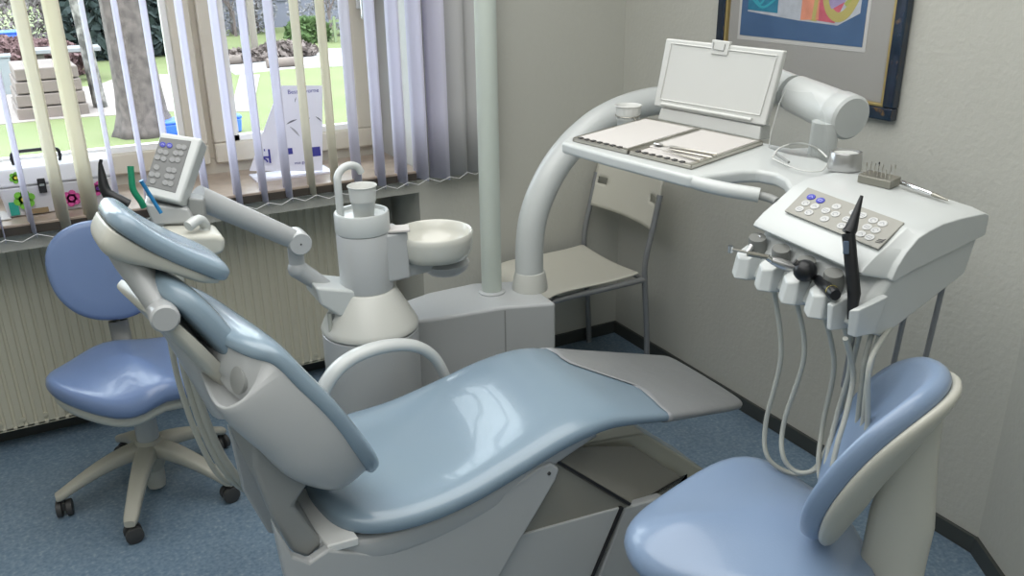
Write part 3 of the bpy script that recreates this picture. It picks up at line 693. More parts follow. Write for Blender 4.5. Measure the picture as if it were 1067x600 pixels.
# rear seat covers (white glossy) seen below the shell
quadm = mat('glossy_white_cover', (.66, .67, .66), .15, coat=.5)
pp = [atZ(px, py, z) for px, py, z in ((300, 508, .545), (338, 508, .535), (374, 560, .51), (341, 569, .50), (307, 528, .52))]
m = MB().hexa([V((q.x, q.y, q.z-.02)) for q in pp], pp); m.build('rear_seat_cover', quadm, ch, bevel=.004)
# ------------------------------------------------------------------ stools
def stool(M, name, label, m_, seat_fn, zs, with_shell=True, post_x=.2):
    pass
def star_base(root, c, angs, R, m_):
    hubz = .125
    MB().lathe([(.001, .075), (.030, .075), (.036, .09), (.048, .13), (.044, .175), (.036, .19), (.001, .19)], (c.x, c.y, 0), 28).build('hub', m_, root, smooth=60)
    for a in angs:
        d = V((cos(a), sin(a), 0)); n = V((-d.y, d.x, 0)); up = V((0, 0, 1)); rings = []
        for s, z, hw, hh in crom([(.02, .155, .032, .026), (.08, .150, .030, .024), (.16, .126, .026, .020), (.23, .095, .023, .016), (R, .074, .021, .014), (R+.018, .069, .016, .011)], 4):
            rings.append(superring(V((c.x, c.y, z)) + d*s, n, up, hw, hh, hh, .6, 16))
        leg = MB().loft(rings).build('leg', m_, root, smooth=50)
        p = V((c.x, c.y, 0)) + d*R
        ca = a + rnd.uniform(-.9, .9); w = V((cos(ca), sin(ca), 0))
        cs = MB().cyl(p + V((0, 0, .04)), p + V((0, 0, .070)), .007, 10)
        cs.box(tuple(p + V((0, 0, .034))), (.018, .018, .028)); fork = cs.build('caster', DGREY, leg, bevel=.002)
        for sg in (-1, 1):
            q = p + V((0, 0, .026)) + w*sg*.0145
            MB().tube([q - w*.0085, q - w*.007, q + w*.007, q + w*.0085], [.0225, .026, .026, .0225], 22).build('wheel', DGREY, leg)
# left stool, deep blue, in front of the radiator
sl = thing('dentist_stool', 'deep blue rolling stool with round backrest in front of the radiator', 'stool', (-2.015, -.283, 0))
c = V((-2.015, -.283, 0))
angs = [math.atan2(y-c.y, x-c.x) for x, y in ((-2.296, -.296), (-2.127, -.578), (-1.795, -.492), (-1.761, -.127), (-2.094, .0))]
GB = mat('warm_grey_painted_metal', (.43, .42, .36), .4)
star_base(sl, c, angs, .272, GB)
MB().cyl((c.x, c.y, .13), (c.x, c.y, .36), .034, 24).cyl((c.x, c.y, .34), (c.x, c.y, .40), .024, 20).build('gas_column', PALE, sl, smooth=50)
MB().lathe([(.027, 0), (.030, .015), (.032, .12)], (c.x, c.y-.0, .012), 20).build('column_foot', CREAM, sl, smooth=50)
def saddle(root, center, yaw, zc, a, b, m_, zfun, name='seat', t=.045, sh=0., n=48, sq=.0):
    """rounded-triangle cushion: a = half length (local x, front positive), b = half width (local y)"""
    rings = []; F = Matrix.Translation(V((center[0], center[1], 0))) @ Matrix.Rotation(yaw, 4, 'Z')
    def outline(k):
        th = 2*pi*k/n; x = a*cos(th); y = b*math.copysign(abs(sin(th))**.85, sin(th)); y *= 1 - sq*(x/a)
        g = 1 + .055*cos(3*th); return x*g, y*g
    lev = [(-1, .0, .02), (-1, .55, .0), (-1, .90, 0), (-.86, .965, 0), (-.45, .995, 0), (0, 1, 0), (.45, .985, 0), (.78, .955, 0), (.95, .90, 0), (1.0, .80, 0), (1.0, .6, 0), (1, .4, 0), (1, .2, 0), (1, .001, 0)]
    for h, sc, _ in lev:
        sc = max(sc, .002); r = []
        for k in range(n):
            x, y = outline(k); x *= sc; y *= sc
            z = zc + zfun(x, y) + h*t*.5*(1.0)
            r.append(F @ V((x, y, z)))
        rings.append(r)
    return MB().loft(rings).build(name, m_, root, smooth=180)
zf = lambda x, y: .022*(x/.2)**2*(-.6) + .012*cos(y*22) + .012*(1 if x > .05 else max(0, (x+.1)/.15))*math.exp(-(y/.06)**2)*1.5 - .03*max(0, abs(y)-.1)/.1*0
saddle(sl, (-2.03, -.40), radians(-74), .485, .235, .205, BLUEL, zf, t=.058, sq=.10)
def under(root, center, yaw, zc, a, b, m_, zfun, n=40, t=.03):
    saddle(root, center, yaw, zc, a, b, m_, zfun, 'seat_shell', t+.02, sq=.10)
under(sl, (-2.03, -.39), radians(-74), .440, .222, .192, CREAM, zf)
def backpad(root, c, X, Z, a, b, t, curve, m_, name, e=1., n=56, tsc=1., back=False, shape=None):
    """rounded pad: X width axis, Z height axis, normal = X x Z (front); curve bends the sides forward"""
    Nn = Z.cross(X).normalized(); rings = []
    lev = [(-1, .001), (-1, .5), (-1, .88), (-.8, .965), (-.4, .995), (0, 1), (.45, .99), (.8, .955), (.98, .88), (1, .6), (1, .3), (1, .001)]
    for h, sc in lev:
        r = []
        for k in range(n):
            th = 2*pi*k/n; x = a*math.copysign(abs(cos(th))**e, cos(th))*sc; z = b*math.copysign(abs(sin(th))**e, sin(th))*sc
            if shape: x, z = shape(x, z)
            r.append(c + X*x + Z*z + Nn*(h*t*.5 + curve*(x/a)**2))
        rings.append(r)
    return MB().loft(rings).build(name, m_, root, smooth=180)
Zb = V((.02, .16, 1)).normalized(); Xb = V((-1, .28, 0)).normalized()
cb = V((-2.035, -.165, .728))
def bshape(x, z): return x*(1 + .10*z/.17), z
backpad(sl, cb, Xb, Zb, .158, .158, .042, .035, BLUEL, 'backrest', e=.86, shape=bshape)
MB().prism([(-.16, .60), (-.13, .60), (-.08, .52), (-.10, .44), (-.20, .43), (-.20, .455), (-.14, .47), (-.13, .53)], 0, -2.085, -1.985).build('back_post', DGREY, sl, bevel=.006) if False else MB().tube(crom([(-2.03, -.13, .70), (-2.03, -.105, .58), (-2.03, -.11, .50), (-2.03, -.16, .455), (-2.03, -.27, .445)], 6), .03, 14, flat=.5, upv=(0, 0, 1)).build('back_post', GREYP, sl, smooth=60)
# right stool, light blue, close to the camera
sr = thing('dentist_stool', 'light blue rolling stool with curved backrest on cream shell, nearest the camera', 'stool', (-.99, -1.92, 0))
c = V((-.98, -1.93, 0))
star_base(sr, c, [radians(20+72*i) for i in range(5)], .272, GB)
MB().cyl((c.x, c.y, .13), (c.x, c.y, .36), .034, 24).cyl((c.x, c.y, .34), (c.x, c.y, .42), .024, 20).build('gas_column', PALE, sr, smooth=50)
zf2 = lambda x, y: -.020*(x/.2)**2 + .014*math.exp(-((x-.14)/.08)**2)*math.exp(-(y/.05)**2) + .010*cos(y*20) + .012*math.exp(-((x+.10)/.1)**2)
saddle(sr, (-1.02, -1.90), radians(160), .525, .235, .215, BLUES, zf2, t=.062, sq=.22)
under(sr, (-1.01, -1.90), radians(160), .485, .222, .200, CREAM, zf2)
az = radians(123); nb0 = V((cos(az), sin(az), 0)); Zb = V((-nb0.x*.42, -nb0.y*.42, .91)).normalized(); Xb = V((sin(az), -cos(az), 0)).normalized()
cb = V((-.895, -2.075, .760))
backpad(sr, cb, Xb, Zb, .155, .205, .044, .060, BLUES, 'backrest', e=.9)
nb = Zb.cross(Xb).normalized()
backpad(sr, cb - nb*.029, Xb, Zb, .151, .201, .024, .058, CREAM, 'back_shell', e=.9)
MB().tube(crom([tuple(cb - nb*.020 + Zb*.13), tuple(cb - nb*.050 + Zb*.04), tuple(V((cb.x, cb.y, .64)) - nb0*.060), tuple(V((cb.x, cb.y, .50)) - nb0*.060), tuple(V((cb.x, cb.y, .445)) - nb0*.09), tuple(V((cb.x, cb.y, .435)) + nb0*.03), (-.97, -1.94, .43)], 6), [.022+.034*min(1, i/12) for i in range(37)], 16, flat=.42, upv=tuple(Xb)).build('back_post', CREAM, sr, smooth=60)
# ------------------------------------------------------------------ plastic chair in the corner
ik = thing('stacking_chair', 'cream plastic stacking chair with grey steel legs standing in the corner', 'chair', (-.36, -.20, 0))
CH = mat('cream_seat_plastic', (.60, .59, .52), .4)
# local: corners
fl, fr_ = V((-.60, -.02)), V((-.60, -.43)); bl, br = V((-.20, -.0)), V((-.20, -.40))
rings = []
for s, z in ((-.665, .405), (-.665, .430), (-.658, .450), (-.64, .464), (-.60, .470), (-.52, .466), (-.43, .461), (-.32, .458), (-.24, .462), (-.215, .464)):
    hw = .205; yc = -.250 - .03*(-.2-s)/.4
    r = []
    for k in range(13):
        y = (k/12*2-1)*hw; r.append((s, yc+y, z + (.012*(y/hw)**2 - .006)*(1 if s > -.6 else .2)))
    rings.append(r)
MB().loft(rings, cap=False, closed=False).build('seat', CH, ik, solid=.011, smooth=60, sub=1)
# back panel with two slots: built as a curved grid with holes
def backgrid():
    hw = .215; vs = []; fs = []; nx, nz = 24, 14
    z0, z1 = .635, .825
    def P(i, j):
        y = -.250 + (i/nx*2-1)*hw; z = z0 + (z1-z0)*j/nz
        x = -.185 + .22*(z-.60) + .03*(1-((y+.250)/hw)**2)
        return (x, y, z)
    for i in range(nx+1):
        for j in range(nz+1): vs.append(P(i, j))
    for i in range(nx):
        for j in range(nz):
            if j in (7, 8) and (i in (1, 2, 3) or i in (20, 21, 22)): continue
            fs.append((i*(nz+1)+j, (i+1)*(nz+1)+j, (i+1)*(nz+1)+j+1, i*(nz+1)+j+1))
    return MB().add(vs, fs)
backgrid().build('backrest', CH, ik, solid=.009, smooth=60)
for y in (-.035, -.462):
    up = crom([(-.165, y, .0), (-.178, y, .22), (-.200, y, .45), (-.198, y, .53), (-.180, y, .61), (-.166, y, .67), (-.145, y, .77)], 5)
    MB().tube(up, .0115, 14).build('rear_leg', GREYMET, ik)
    sg = 1 if y > -.2 else -1
    MB().tube(crom([(-.200, y, .443), (-.38, y, .440), (-.58, y, .438), (-.615, y, .42), (-.63, y, .32), (-.65, y, 0)], 5), .0115, 14).build('front_leg', GREYMET, ik)
MB().tube([(-.20, -.035, .440), (-.20, -.462, .440)], .009, 10).build('cross_bar', GREYMET, ik)
MB().tube([(-.58, -.035, .433), (-.58, -.462, .433)], .009, 10).build('cross_bar', GREYMET, ik)
# ------------------------------------------------------------------ assistant's element: arm + keypad + instruments
asn = thing('assistant_unit', 'small white assistant control panel with round-button keypad on a jointed arm', 'dental unit', (-1.5, -.75, .70))
yj = -.70
a = atY(345, 303, -.72); b = atY(310, 280, -.74); j = atY(310, 251, -.76)
MB().tube([a, a + (b-a)*.45, b], [.020, .024, .026], 20).build('lower_arm', PALE, asn, smooth=50)
MB().sphere(b, .027, 16).build('elbow', PALE, asn, smooth=90)
MB().cyl(b, V((b.x, b.y, j.z-.01)), .021, 20).build('elbow_post', PALE, asn)
k = atY(205, 205, -.84)
MB().tube([j, j + (k-j)*.1, k], [.025, .0265, .029], 24).build('upper_arm', PALE, asn, smooth=50)
MB().tube([V(j) + V((0, -.034, 0)), V(j) + V((0, -.030, 0)), V(j) + V((0, .03, 0))], [.028, .031, .031], 28).build('joint_disc', PALE, asn)
q = V(j) + V((0.0, -.0345, 0)); MB().cyl(q, q + V((0, -.001, 0)), .0025, 8).build('joint_screw', DGREY, asn)
# bracket at the column
br0 = atY(345, 308, -.73)
MB().prism([(-1.56, .79), (-1.44, .755), (-1.44, .695), (-1.50, .69), (-1.55, .735)], 1, -.80, -.66).build('column_bracket', WHITE, asn, bevel=.008)
MB().cyl((-1.525, -.78, .70), (-1.525, -.78, .35), .006, 10).build('cable', HOSE, asn)
MB().cyl((-1.512, -.77, .69), (-1.512, -.77, .33), .005, 10).build('cable', GREYP, asn)
# keypad head: plane facing the camera side, leaning back
n = V((-.10, -.86, .50)).normalized(); o = atY(183, 178, -.93)
def kp_(px, py, d=0.): return onplane(px, py, o - n*d, n)
outer = [(167, 137), (211, 144), (188, 212), (150, 203)]
inner = [(167.0, 143), (199.5, 147), (182.8, 201), (151, 193)]
body = MB()
F0 = [kp_(*p) for p in outer]
B0b = [p - n*.055 + V((.012, 0, 0)) for p in F0]
hd = body.hexa(B0b, F0).build('keypad_housing', WHITE, asn, bevel=.007, seg=4)
I0 = [kp_(*p) for p in inner]
KPD = mat('keypad_dark_film', (.15, .155, .155), .4); KBG = mat('keypad_button_grey', (.25, .255, .255), .4)
kpd = MB().hexa([p - n*.002 for p in I0], [p + n*.0012 for p in I0]).build('keypad', KPD, asn, bevel=.001)
bx2 = (I0[1]-I0[0]).normalized(); by2 = n.cross(bx2)
BL2 = [(398, 103, 1), (433, 108, 1), (385, 138, 0), (413, 145, 0), (370, 170, 0), (402, 178, 0), (482, 115, 0), (508, 118, 0), (465, 148, 0), (492, 150, 0), (447, 182, 0), (475, 185, 0), (365, 222, 0), (340, 258, 0), (370, 262, 0), (345, 295, 0), (430, 235, 0), (455, 238, 0), (420, 268, 0), (443, 272, 0), (410, 302, 0), (438, 308, 0)]
for i, (x, y, bl) in enumerate(BL2): button(90+x/5, 130+y/5, o + n*.0012, n, bx2, by2, .0064, KBB if bl else KBG, KIW if bl else KIN, kpd, i)
# neck block under the head and holder box
yy = -.93
MB().hexa([atY(px, py, -.95) for px, py in ((150, 212), (196, 218), (203, 232), (160, 235))], [atY(px, py, -.86) for px, py in ((152, 200), (196, 207), (210, 228), (160, 228))]).build('neck_block', PALE, asn, bevel=.005)
hb = [(-1.93, 1.03), (-1.84, .995), (-1.815, 1.0), (-1.808, 1.035), (-1.83, 1.046), (-1.87, 1.052), (-1.93, 1.06)]
MB().prism(hb, 1, -1.03, -.92).build('instrument_holder', CREAM, asn, bevel=.012)
MB().hexa([atY(px, py, -.93) for px, py in ((196, 206), (212, 208), (214, 226), (196, 224))], [atY(px, py, -.84) for px, py in ((196, 200), (214, 203), (216, 224), (196, 222))]).build('swivel_block', GREYP, asn, bevel=.005)
MB().tube(crom([tuple(atY(196, 236, -1.02)), tuple(atY(207, 229, -1.0)), tuple(atY(214, 236, -.98)), tuple(atY(210, 246, -.99))], 4), .012, 12).build('holder_lever', WHITE, asn, smooth=60)
# suction hoses falling behind the chair back
for k_, (dx, yb) in enumerate(((0, -1.00), (7, -1.02), (-9, -.98))):
    pts = [atY(180+dx, 262, yb), atY(183+dx, 330, yb), atY(196+dx, 400, yb), atY(218+dx, 462, yb-.02), atY(243+dx, 500, yb-.03), atY(268, 512-k_*5, yb), atY(300, 500, yb+.04), atY(330, 470, yb+.10), (-1.50, -.80, .30)]
    hose(pts, .0095 if k_ < 2 else .007, asn)
# instruments held in the holder
g = MB().tube([atY(134, 213, -1.0), atY(120, 206, -.99), atY(112, 202, -.985), atY(108, 194, -.98), atY(106, 181, -.975), atY(104.5, 170, -.97), atY(105.5, 166, -.97)], [.011, .0115, .012, .011, .0075, .004, .0035], 12, upv=(0, 1, 0))
tag(g.build('suction_tip', BLACKG, smooth=60), 'black angled suction tip sticking up behind the headrest', 'suction tip')
gm = mat('green_plastic', (.005, .20, .10), .35)
g = MB().tube(crom([tuple(atY(150, 216, -.99)), tuple(atY(147, 210, -.99)), tuple(atY(139, 198, -.985)), tuple(atY(137, 185, -.98)), tuple(atY(136, 173, -.975))], 4), .0068, 12)
tag(g.build('saliva_ejector', gm, smooth=60), 'green angled suction tube standing left of the assistant keypad', 'suction tip')
g = MB().tube([atY(168, 222, -1.02), atY(148, 190, -1.01), atY(147, 188, -1.01)], [.0042, .0042, .0055], 10)
tag(g.build('air_syringe_tip', mat('blue_plastic', (.02, .19, .42), .35), smooth=60), 'thin blue straight tube leaning in front of the assistant keypad', 'suction tip')
toward = lambda p, d: p + (CAMLOC-p).normalized()*d
# ------------------------------------------------------------------ things on the delivery unit
TRAYM = STEELD
def tray(u0, nm, lab):
    t_ = thing('instrument_tray', lab, 'tray', M=UF @ Matrix.Translation(V((u0, .003, .0))), group='steel instrument trays')
    F = UF @ Matrix.Translation(V((u0, .003, 0))); W_, L_ = .182, .283
    m = MB(F); m.b2((0, 0, -.003), (W_, L_, -.001)); m.build('tray_base', STEELD, t_)
    rectm = MB(F)
    for lo, hi in (((0, 0, -.003), (W_, .004, .006)), ((0, L_-.004, -.003), (W_, L_, .006)), ((0, 0, -.003), (.004, L_, .006)), ((W_-.004, 0, -.003), (W_, L_, .006))): rectm.b2(lo, hi)
    rectm.build('tray_rim', STEEL, t_, bevel=.001)
    m = MB(F).b2((.002, .002, .006), (.013, L_-.002, .0075)).b2((W_-.013, .002, .006), (W_-.002, L_-.002, .0075)).b2((.013, .002, .006), (W_-.013, .011, .0075)).b2((.013, L_-.011, .006), (W_-.013, L_-.002, .0075))
    m.build('tray_flange', STEEL, t_)
    for i in range(7): MB(F).b2((.018+i*.0215, .0, .0075), (.028+i*.0215, .011, .0095)).build('rim_clip', DGREY, t_)
    m = MB(F); m.b2((.010, .060 if u0 > .1 else .012, .002), (W_-.010, L_-.012, .0082)); m.build('paper_liner', PAPER, t_, bevel=.002)
    if u0 > .1: MB(F).b2((.012, .012, .0), (W_-.012, .06, .005)).build('paper_liner', PAPER, t_, bevel=.001)
tray(0.0, 'a', 'left steel instrument tray lined with white paper, empty')
tray(.187, 'b', 'right steel instrument tray with mirror and tweezers lying on its paper')
def ontray(pts, r, name, m_, label, cat, h=.010, grp=None, extra=None):
    P = [UF @ V((p[0], p[1], h + (p[2] if len(p) > 2 else 0))) for p in pts]
    o = MB().tube(P, r, 10).build(name, m_, smooth=60); tag(o, label, cat, grp); return o
def uvp(px, py, h=.010):
    q = UF.inverted() @ onplane(px, py, UF @ V((0, 0, h)), N_); return (q.x, q.y)
mr = thing('dental_mirror', 'small round dental mirror with steel handle on the right tray', 'mirror', M=UF @ Matrix.Translation(V((*uvp(686, 152), .016))))
c = uvp(686, 151.5); e = uvp(747, 162)
d = (V(e)-V(c)).normalized()
m = MB(UF); m.lathe([(.0001, 0), (.012, 0), (.0125, .0015), (.012, .003), (.0001, .0035)], (c[0], c[1], .012), 24, R=Matrix.Rotation(radians(-14), 3, 'X')); m.build('mirror_head', CHROME, mr)
MB(UF).tube([(c[0]+d.x*.010, c[1]+d.y*.010, .012), (c[0]+d.x*.03, c[1]+d.y*.03, .012), (c[0]+d.x*.034, c[1]+d.y*.034, .012), (e[0], e[1], .012)], [.0012, .0012, .0032, .0032], 10).build('mirror_handle', STEEL, mr)
s0 = uvp(690, 157); s1 = uvp(730, 167); s2 = uvp(738, 163); 
ontray([s0, ((s0[0]+s1[0])/2, (s0[1]+s1[1])/2), s1], [.0008, .0022, .0035], 'tweezer', STEEL, 'steel tweezers lying beside the dental mirror on the tray', 'tweezers')
s0 = uvp(694, 155.5); s1 = uvp(742, 165)
ontray([s0, ((s0[0]*.8+s1[0]*.2), (s0[1]*.8+s1[1]*.2)), s1], [.0006, .0028, .0028], 'dental_probe', STEEL, 'thin steel probe lying nearest the middle of the right tray', 'probe', h=.0115)
# open lid / panel behind the trays
F = UF
lid = thing('hinged_lid', 'upright white plastic panel with a clip on top behind the steel trays', 'lid', M=UF @ Matrix.Translation(V((.19, .30, .0))))
lw = .305
def lp(px, py, dd=0.): return onplane(px, py, UF @ V((0, lw-dd, 0)), (UF.to_3x3() @ V((0, 1, -.12))).normalized())
ln = (UF.to_3x3() @ V((0, 1, -.12))).normalized()
c4 = [lp(694, 40), lp(817, 53), lp(797, 131), lp(681, 110)]
MB().hexa([p + ln*.018 for p in c4], c4).build('panel', CUPM, lid, bevel=.004)
c5 = [lp(700, 45), lp(810, 58), lp(792, 120), lp(688, 103)]
m = MB()
for i in range(4):
    a, b = c5[i], c5[(i+1) % 4]; m.tube([a - ln*.001, b - ln*.001], .0018, 6)
m.build('raised_border', CUPM, lid)
m = MB().tube([lp(689, 108, .003), lp(783, 124.5, .003)], .0042, 10).build('ledge', CUPM, lid)
m = MB().hexa([p + ln*.006 for p in (lp(743, 41), lp(762, 43.5), lp(758, 58), lp(741, 56))], [p - ln*.004 for p in (lp(743, 41), lp(762, 43.5), lp(758, 58), lp(741, 56))]); cl = m.build('clip', CUPM, lid, bevel=.002)
m = MB().tube([p - ln*.005 for p in (lp(745, 44), lp(744, 51), lp(755, 53), lp(757, 46))], .0012, 6); m.build('clip_edge', GREYP, cl)
c6 = [lp(688, 112), lp(792, 132), lp(790, 146), lp(684, 124)]
MB().hexa([p + ln*.05 for p in c6], [p + ln*.004 for p in c6]).build('hinge_bar', CUPM, lid, bevel=.003)
# cup behind the left tray
cc = UF @ V((-.042, .262, -.004))
# cup stands in a wire ring fixed at the tray table corner
c2_ = thing('drinking_cup', 'white cup held behind the left corner of the tray table', 'cup', tuple(cc - N_*.035))
cup_mesh(tuple(cc - N_*.035), .078, .026, .036).build('cup_body', CUPM, c2_, smooth=50)
m = MB(UF); m.tube([(-.042+.034*cos(t*.35), .262+.034*sin(t*.35), .012) for t in range(19)], .0015, 6); m.tube([(-.012, .25, .012), (.0, .25, .004), (.02, .25, -.004)], .0015, 6)
m.build('cup_ring', STEELD, du)
# grey metal ring / dappen dish
dd = KF @ V((-.045, .146, .009))
dish = thing('metal_ring_dish', 'round silver metal dish with white filling on the console top', 'dish', tuple(dd))
MB().lathe([(.0345, 0), (.0355, .002), (.033, .036), (.032, .038), (.028, .038), (.0275, .030), (.001, .028)], tuple(dd), 40).build('dish_wall', mat('satin_aluminium', (.50, .50, .50), .28, metal=.9), dish, smooth=40)
MB().lathe([(.0265, .028), (.0265, .0345), (.001, .036)], tuple(dd), 32).build('cotton_filling', CUPM, dish)
# bur block
bb = thing('bur_block', 'small metal block holding a row of upright drill burs on the console', 'bur block', M=KF @ Matrix.Translation(V((.075, .128, .0105))))
KB = KF @ Matrix.Translation(V((.070, .122, .0105))) @ Matrix.Rotation(radians(14), 4, 'Z')
MB(KB).b2((-.035, -.020, 0), (.035, .022, .016)).build('block', STEELD, bb, bevel=.0015)
MB(KB).b2((-.0345, -.0195, .016), (.0345, .0215, .0175)).build('block_top', STEEL, bb)
for i in range(7):
    for jx in range(2):
        if (i*2+jx) % 5 == 4: continue
        x = -.026+i*.0085; y = -.008+jx*.018; hh = rnd.uniform(.016, .026)
        mm = BLACK if (i == 2 and jx == 1) else STEEL
        o_ = MB(KB).cyl((x, y, .017), (x, y, .017+hh*.7), .0008, 8).cyl((x, y, .017+hh*.7), (x, y, .017+hh), .0019, 8, .0014).build('bur', mm, bb)
ph = KF @ V((.11, .138, .022)); pe = KF @ V((.225, .138, .016))
pm_ = thing('steel_scaler', 'polished steel hand instrument leaning on the bur block, tip toward the wall', 'instrument', tuple(pe))
d = (pe-ph)
MB().tube([ph, ph+d*.02, ph+d*.60, ph+d*.64, ph+d*.8, pe], [.003, .0048, .0048, .004, .0035, .0010], 14).build('instrument_handle', CHROME, pm_, smooth=40)
MB().tube([ph+d*.66, ph+d*.72, ph + d*.98], [.0042, .0045, .0018], 12).build('instrument_tip', STEELD, pm_)
# face shield: clear sheet with white wire frame
fs_ = thing('face_shield', 'clear plastic face shield with thin white frame lying behind the console', 'face shield', M=KF @ Matrix.Translation(V((-.2, .15, .01))))
kp3 = lambda px, py, h: onplane(px, py, KF @ V((0, 0, h)), N_)
fr1 = [kp3(805, 164, .012), kp3(813, 154, .016), kp3(832, 149, .02), kp3(850, 154, .018), kp3(862, 164, .012)]
fr2 = [kp3(805, 165, .010), kp3(820, 172, .008), kp3(838, 178, .006), kp3(856, 178, .006), kp3(862, 170, .010)]
MB().tube(crom([tuple(p) for p in fr1], 6), .0022, 8).build('shield_frame', CUPM, fs_)
MB().tube(crom([tuple(p) for p in fr2], 6), .0016, 8).build('shield_temple', CUPM, fs_)
MB().tube([kp3(808, 160, .012), kp3(822, 169, .010)], .0032, 8).build('shield_hinge', GREYP, fs_)
wz = .255
def wp(px, py): return onplane(px, py, UF @ V((0, wz+.02, 0)), (UF.to_3x3() @ V((0, 1, 0))))
vs = []
g = [(800, 163), (803, 140), (812, 108), (820, 92)]; g2 = [(862, 160), (862, 140), (858, 118), (846, 96)]
n_ = 8
for i in range(4):
    p, q = wp(*g[i]), wp(*g2[i])
    for k in range(n_+1):
        s = k/n_; vs.append(p + (q-p)*s - w_*(.018*(1-(2*s-1)**2)))
fs2 = [(i*(n_+1)+k, i*(n_+1)+k+1, (i+1)*(n_+1)+k+1, (i+1)*(n_+1)+k) for i in range(3) for k in range(n_)]
MB().add(vs, fs2).build('visor', glassmat('clear_visor', (.93, .94, .94), .16, .08, .07), fs_, smooth=180)
MB().tube([wp(*p) - w_*.0 for p in g], .0012, 6).build('visor_edge', CUPM, fs_)
# --- handpieces held in the rests
def rp(i, dz=0.): return KF @ (RST[i] + V((0, 0, dz)))
def pxat(px, py, p): return onplane(px, py, p, CM @ V((0, 0, 1)))
hp1 = thing('contra_angle_handpiece', 'slim steel angled handpiece in the leftmost instrument rest', 'handpiece', tuple(rp(0)))
p0, p1, p2 = rp(0), pxat(779, 263, rp(0)), pxat(761, 259.5, rp(0))
MB().tube([rp(0, -.03), p0, p0 + (p1-p0)*.5, p1], [.0085, .0085, .006, .0045], 16).build('grip', mat('satin_aluminium', (.5, .5, .5), .28, metal=.9), hp1, smooth=50)
MB().tube([p1, p2], [.003, .0026], 12).build('neck', STEEL, hp1)
MB().cyl(p2 + V((0, 0, .007)), p2 - V((0, 0, .007)), .0055, 14).build('head', CHROME, hp1)
hp2 = thing('motor_handpiece', 'thick steel motor handpiece in the second rest from the left', 'handpiece', tuple(rp(1)))
p0 = toward(pxat(826, 279, rp(1, .012)), .022); p1 = pxat(804, 271, p0); p2 = pxat(800, 268, p0); p3 = pxat(779, 264, p0)
MB().tube([p0 + (p0-p1)*.1, p0, p0 + (p1-p0)*.6, p1], [.0105, .0105, .0105, .0075], 18).build('grip', mat('satin_aluminium', (.5, .5, .5), .28, metal=.9), hp2, smooth=50)
MB().tube([p1, p2], [.0068, .0068], 14).build('collar', CHROME, hp2)
MB().tube([p2, p3], [.0050, .0055], 14).build('shank', STEELD, hp2)
hp3 = thing('black_camera_handpiece', 'black bulb-headed handpiece lying across the two middle instrument rests', 'handpiece', tuple(rp(3)))

q0 = toward(pxat(869, 306, rp(3, .02)), .030); q1 = toward(pxat(852, 291, rp(2, .01)), .020); q2 = toward(pxat(839, 282, rp(2, .02)), .016); q3 = toward(pxat(832, 276, rp(2, .02)), .016)
MB().tube([q0 + (q0-q1)*.10, q0, q0 + (q1-q0)*.4, q1], [.010, .0125, .011, .009], 16).build('grip', BLACKG, hp3, smooth=50)
MB().sphere(q2, .0225, 20, (1, 1, .95)).build('bulb_head', BLACKG, hp3, smooth=90)
MB().cyl(q2, q3 + (q3-q2)*.6, .006, 14).build('lens', DGREY, hp3)
MB().tube([q0 + N_*.001 + (q1-q0)*.10, q0 + (q1-q0)*.14], [.0122, .0118], 16).build('yellow_band', mat('yellow_band_plastic', (.45, .38, .05), .4), hp3)
cl_ = thing('curing_light', 'black upright polymerisation light with angled tapered tip in the fork holder', 'handpiece', tuple(KF @ V((.266, -.135, -.19))))
base = KF @ V((.268, -.140, -.150))
b0 = pxat(887, 333, base); b1 = pxat(890, 306, base); b2_ = pxat(884, 243, base); b3 = pxat(887, 238, base); b4 = pxat(898, 204, base)
MB().tube([b0, b1, b1 + (b2_-b1)*.5, b2_], [.008, .0125, .0125, .0125], 20, flat=.85).build('grip', BLACKG, cl_, smooth=50)
MB().tube([b2_, b3, b3 + (b4-b3)*.3, b3+(b4-b3)*.93, b4], [.0125, .0115, .0085, .0035, .0030], 16).build('light_tip', BLACKG, cl_, smooth=50)
s = pxat(881.5, 258, base) - ray(881, 258)*.010
m = MB(frame(s, CM @ V((1, 0, 0)), CM @ V((0, 1, 0)), CM @ V((0, 0, 1)))); m.box((0, 0, 0), (.011, .024, .004)); m.build('display', mat('blue_grey_display', (.07, .10, .15), .2), cl_, bevel=.002)
# ------------------------------------------------------------------ things on the sill
bxs = thing('storage_box', 'translucent plastic carry case with flower stickers and black handle on the sill', 'box', (-2.13, .10, ST))
TP = mat('milky_translucent_plastic', (.80, .80, .84), .35, trans=.15)
x0, x1, y0, y1 = -2.285, -1.955, .045, .20
MB().hexa([(x0+.012, y0+.008, ST), (x1-.012, y0+.008, ST), (x1-.012, y1-.008, ST), (x0+.012, y1-.008, ST)], [(x0, y0, ST+.095), (x1, y0, ST+.095), (x1, y1, ST+.095), (x0, y1, ST+.095)]).build('case_body', TP, bxs, bevel=.008)
MB().hexa([(x0-.005, y0-.005, ST+.096), (x1+.005, y0-.005, ST+.096), (x1+.005, y1+.005, ST+.096), (x0-.005, y1+.005, ST+.096)], [(x0+.004, y0+.012, ST+.150), (x1-.004, y0+.012, ST+.150), (x1-.004, y1-.012, ST+.150), (x0+.004, y1-.012, ST+.150)]).build('case_lid', TP, bxs, bevel=.009)
xm = -2.165; ym = .12
MB().tube(crom([(xm-.065, ym, ST+.148), (xm-.067, ym, ST+.175), (xm-.055, ym, ST+.188), (xm, ym, ST+.190), (xm+.055, ym, ST+.188), (xm+.067, ym, ST+.175), (xm+.065, ym, ST+.148)], 4), .0055, 10).build('handle', BLACK, bxs)
xl = -2.165
lt = MB().b2((xl-.010, y0-.012, ST+.070), (xl+.012, y0-.002, ST+.115)).build('latch', BLACK, bxs, bevel=.002)
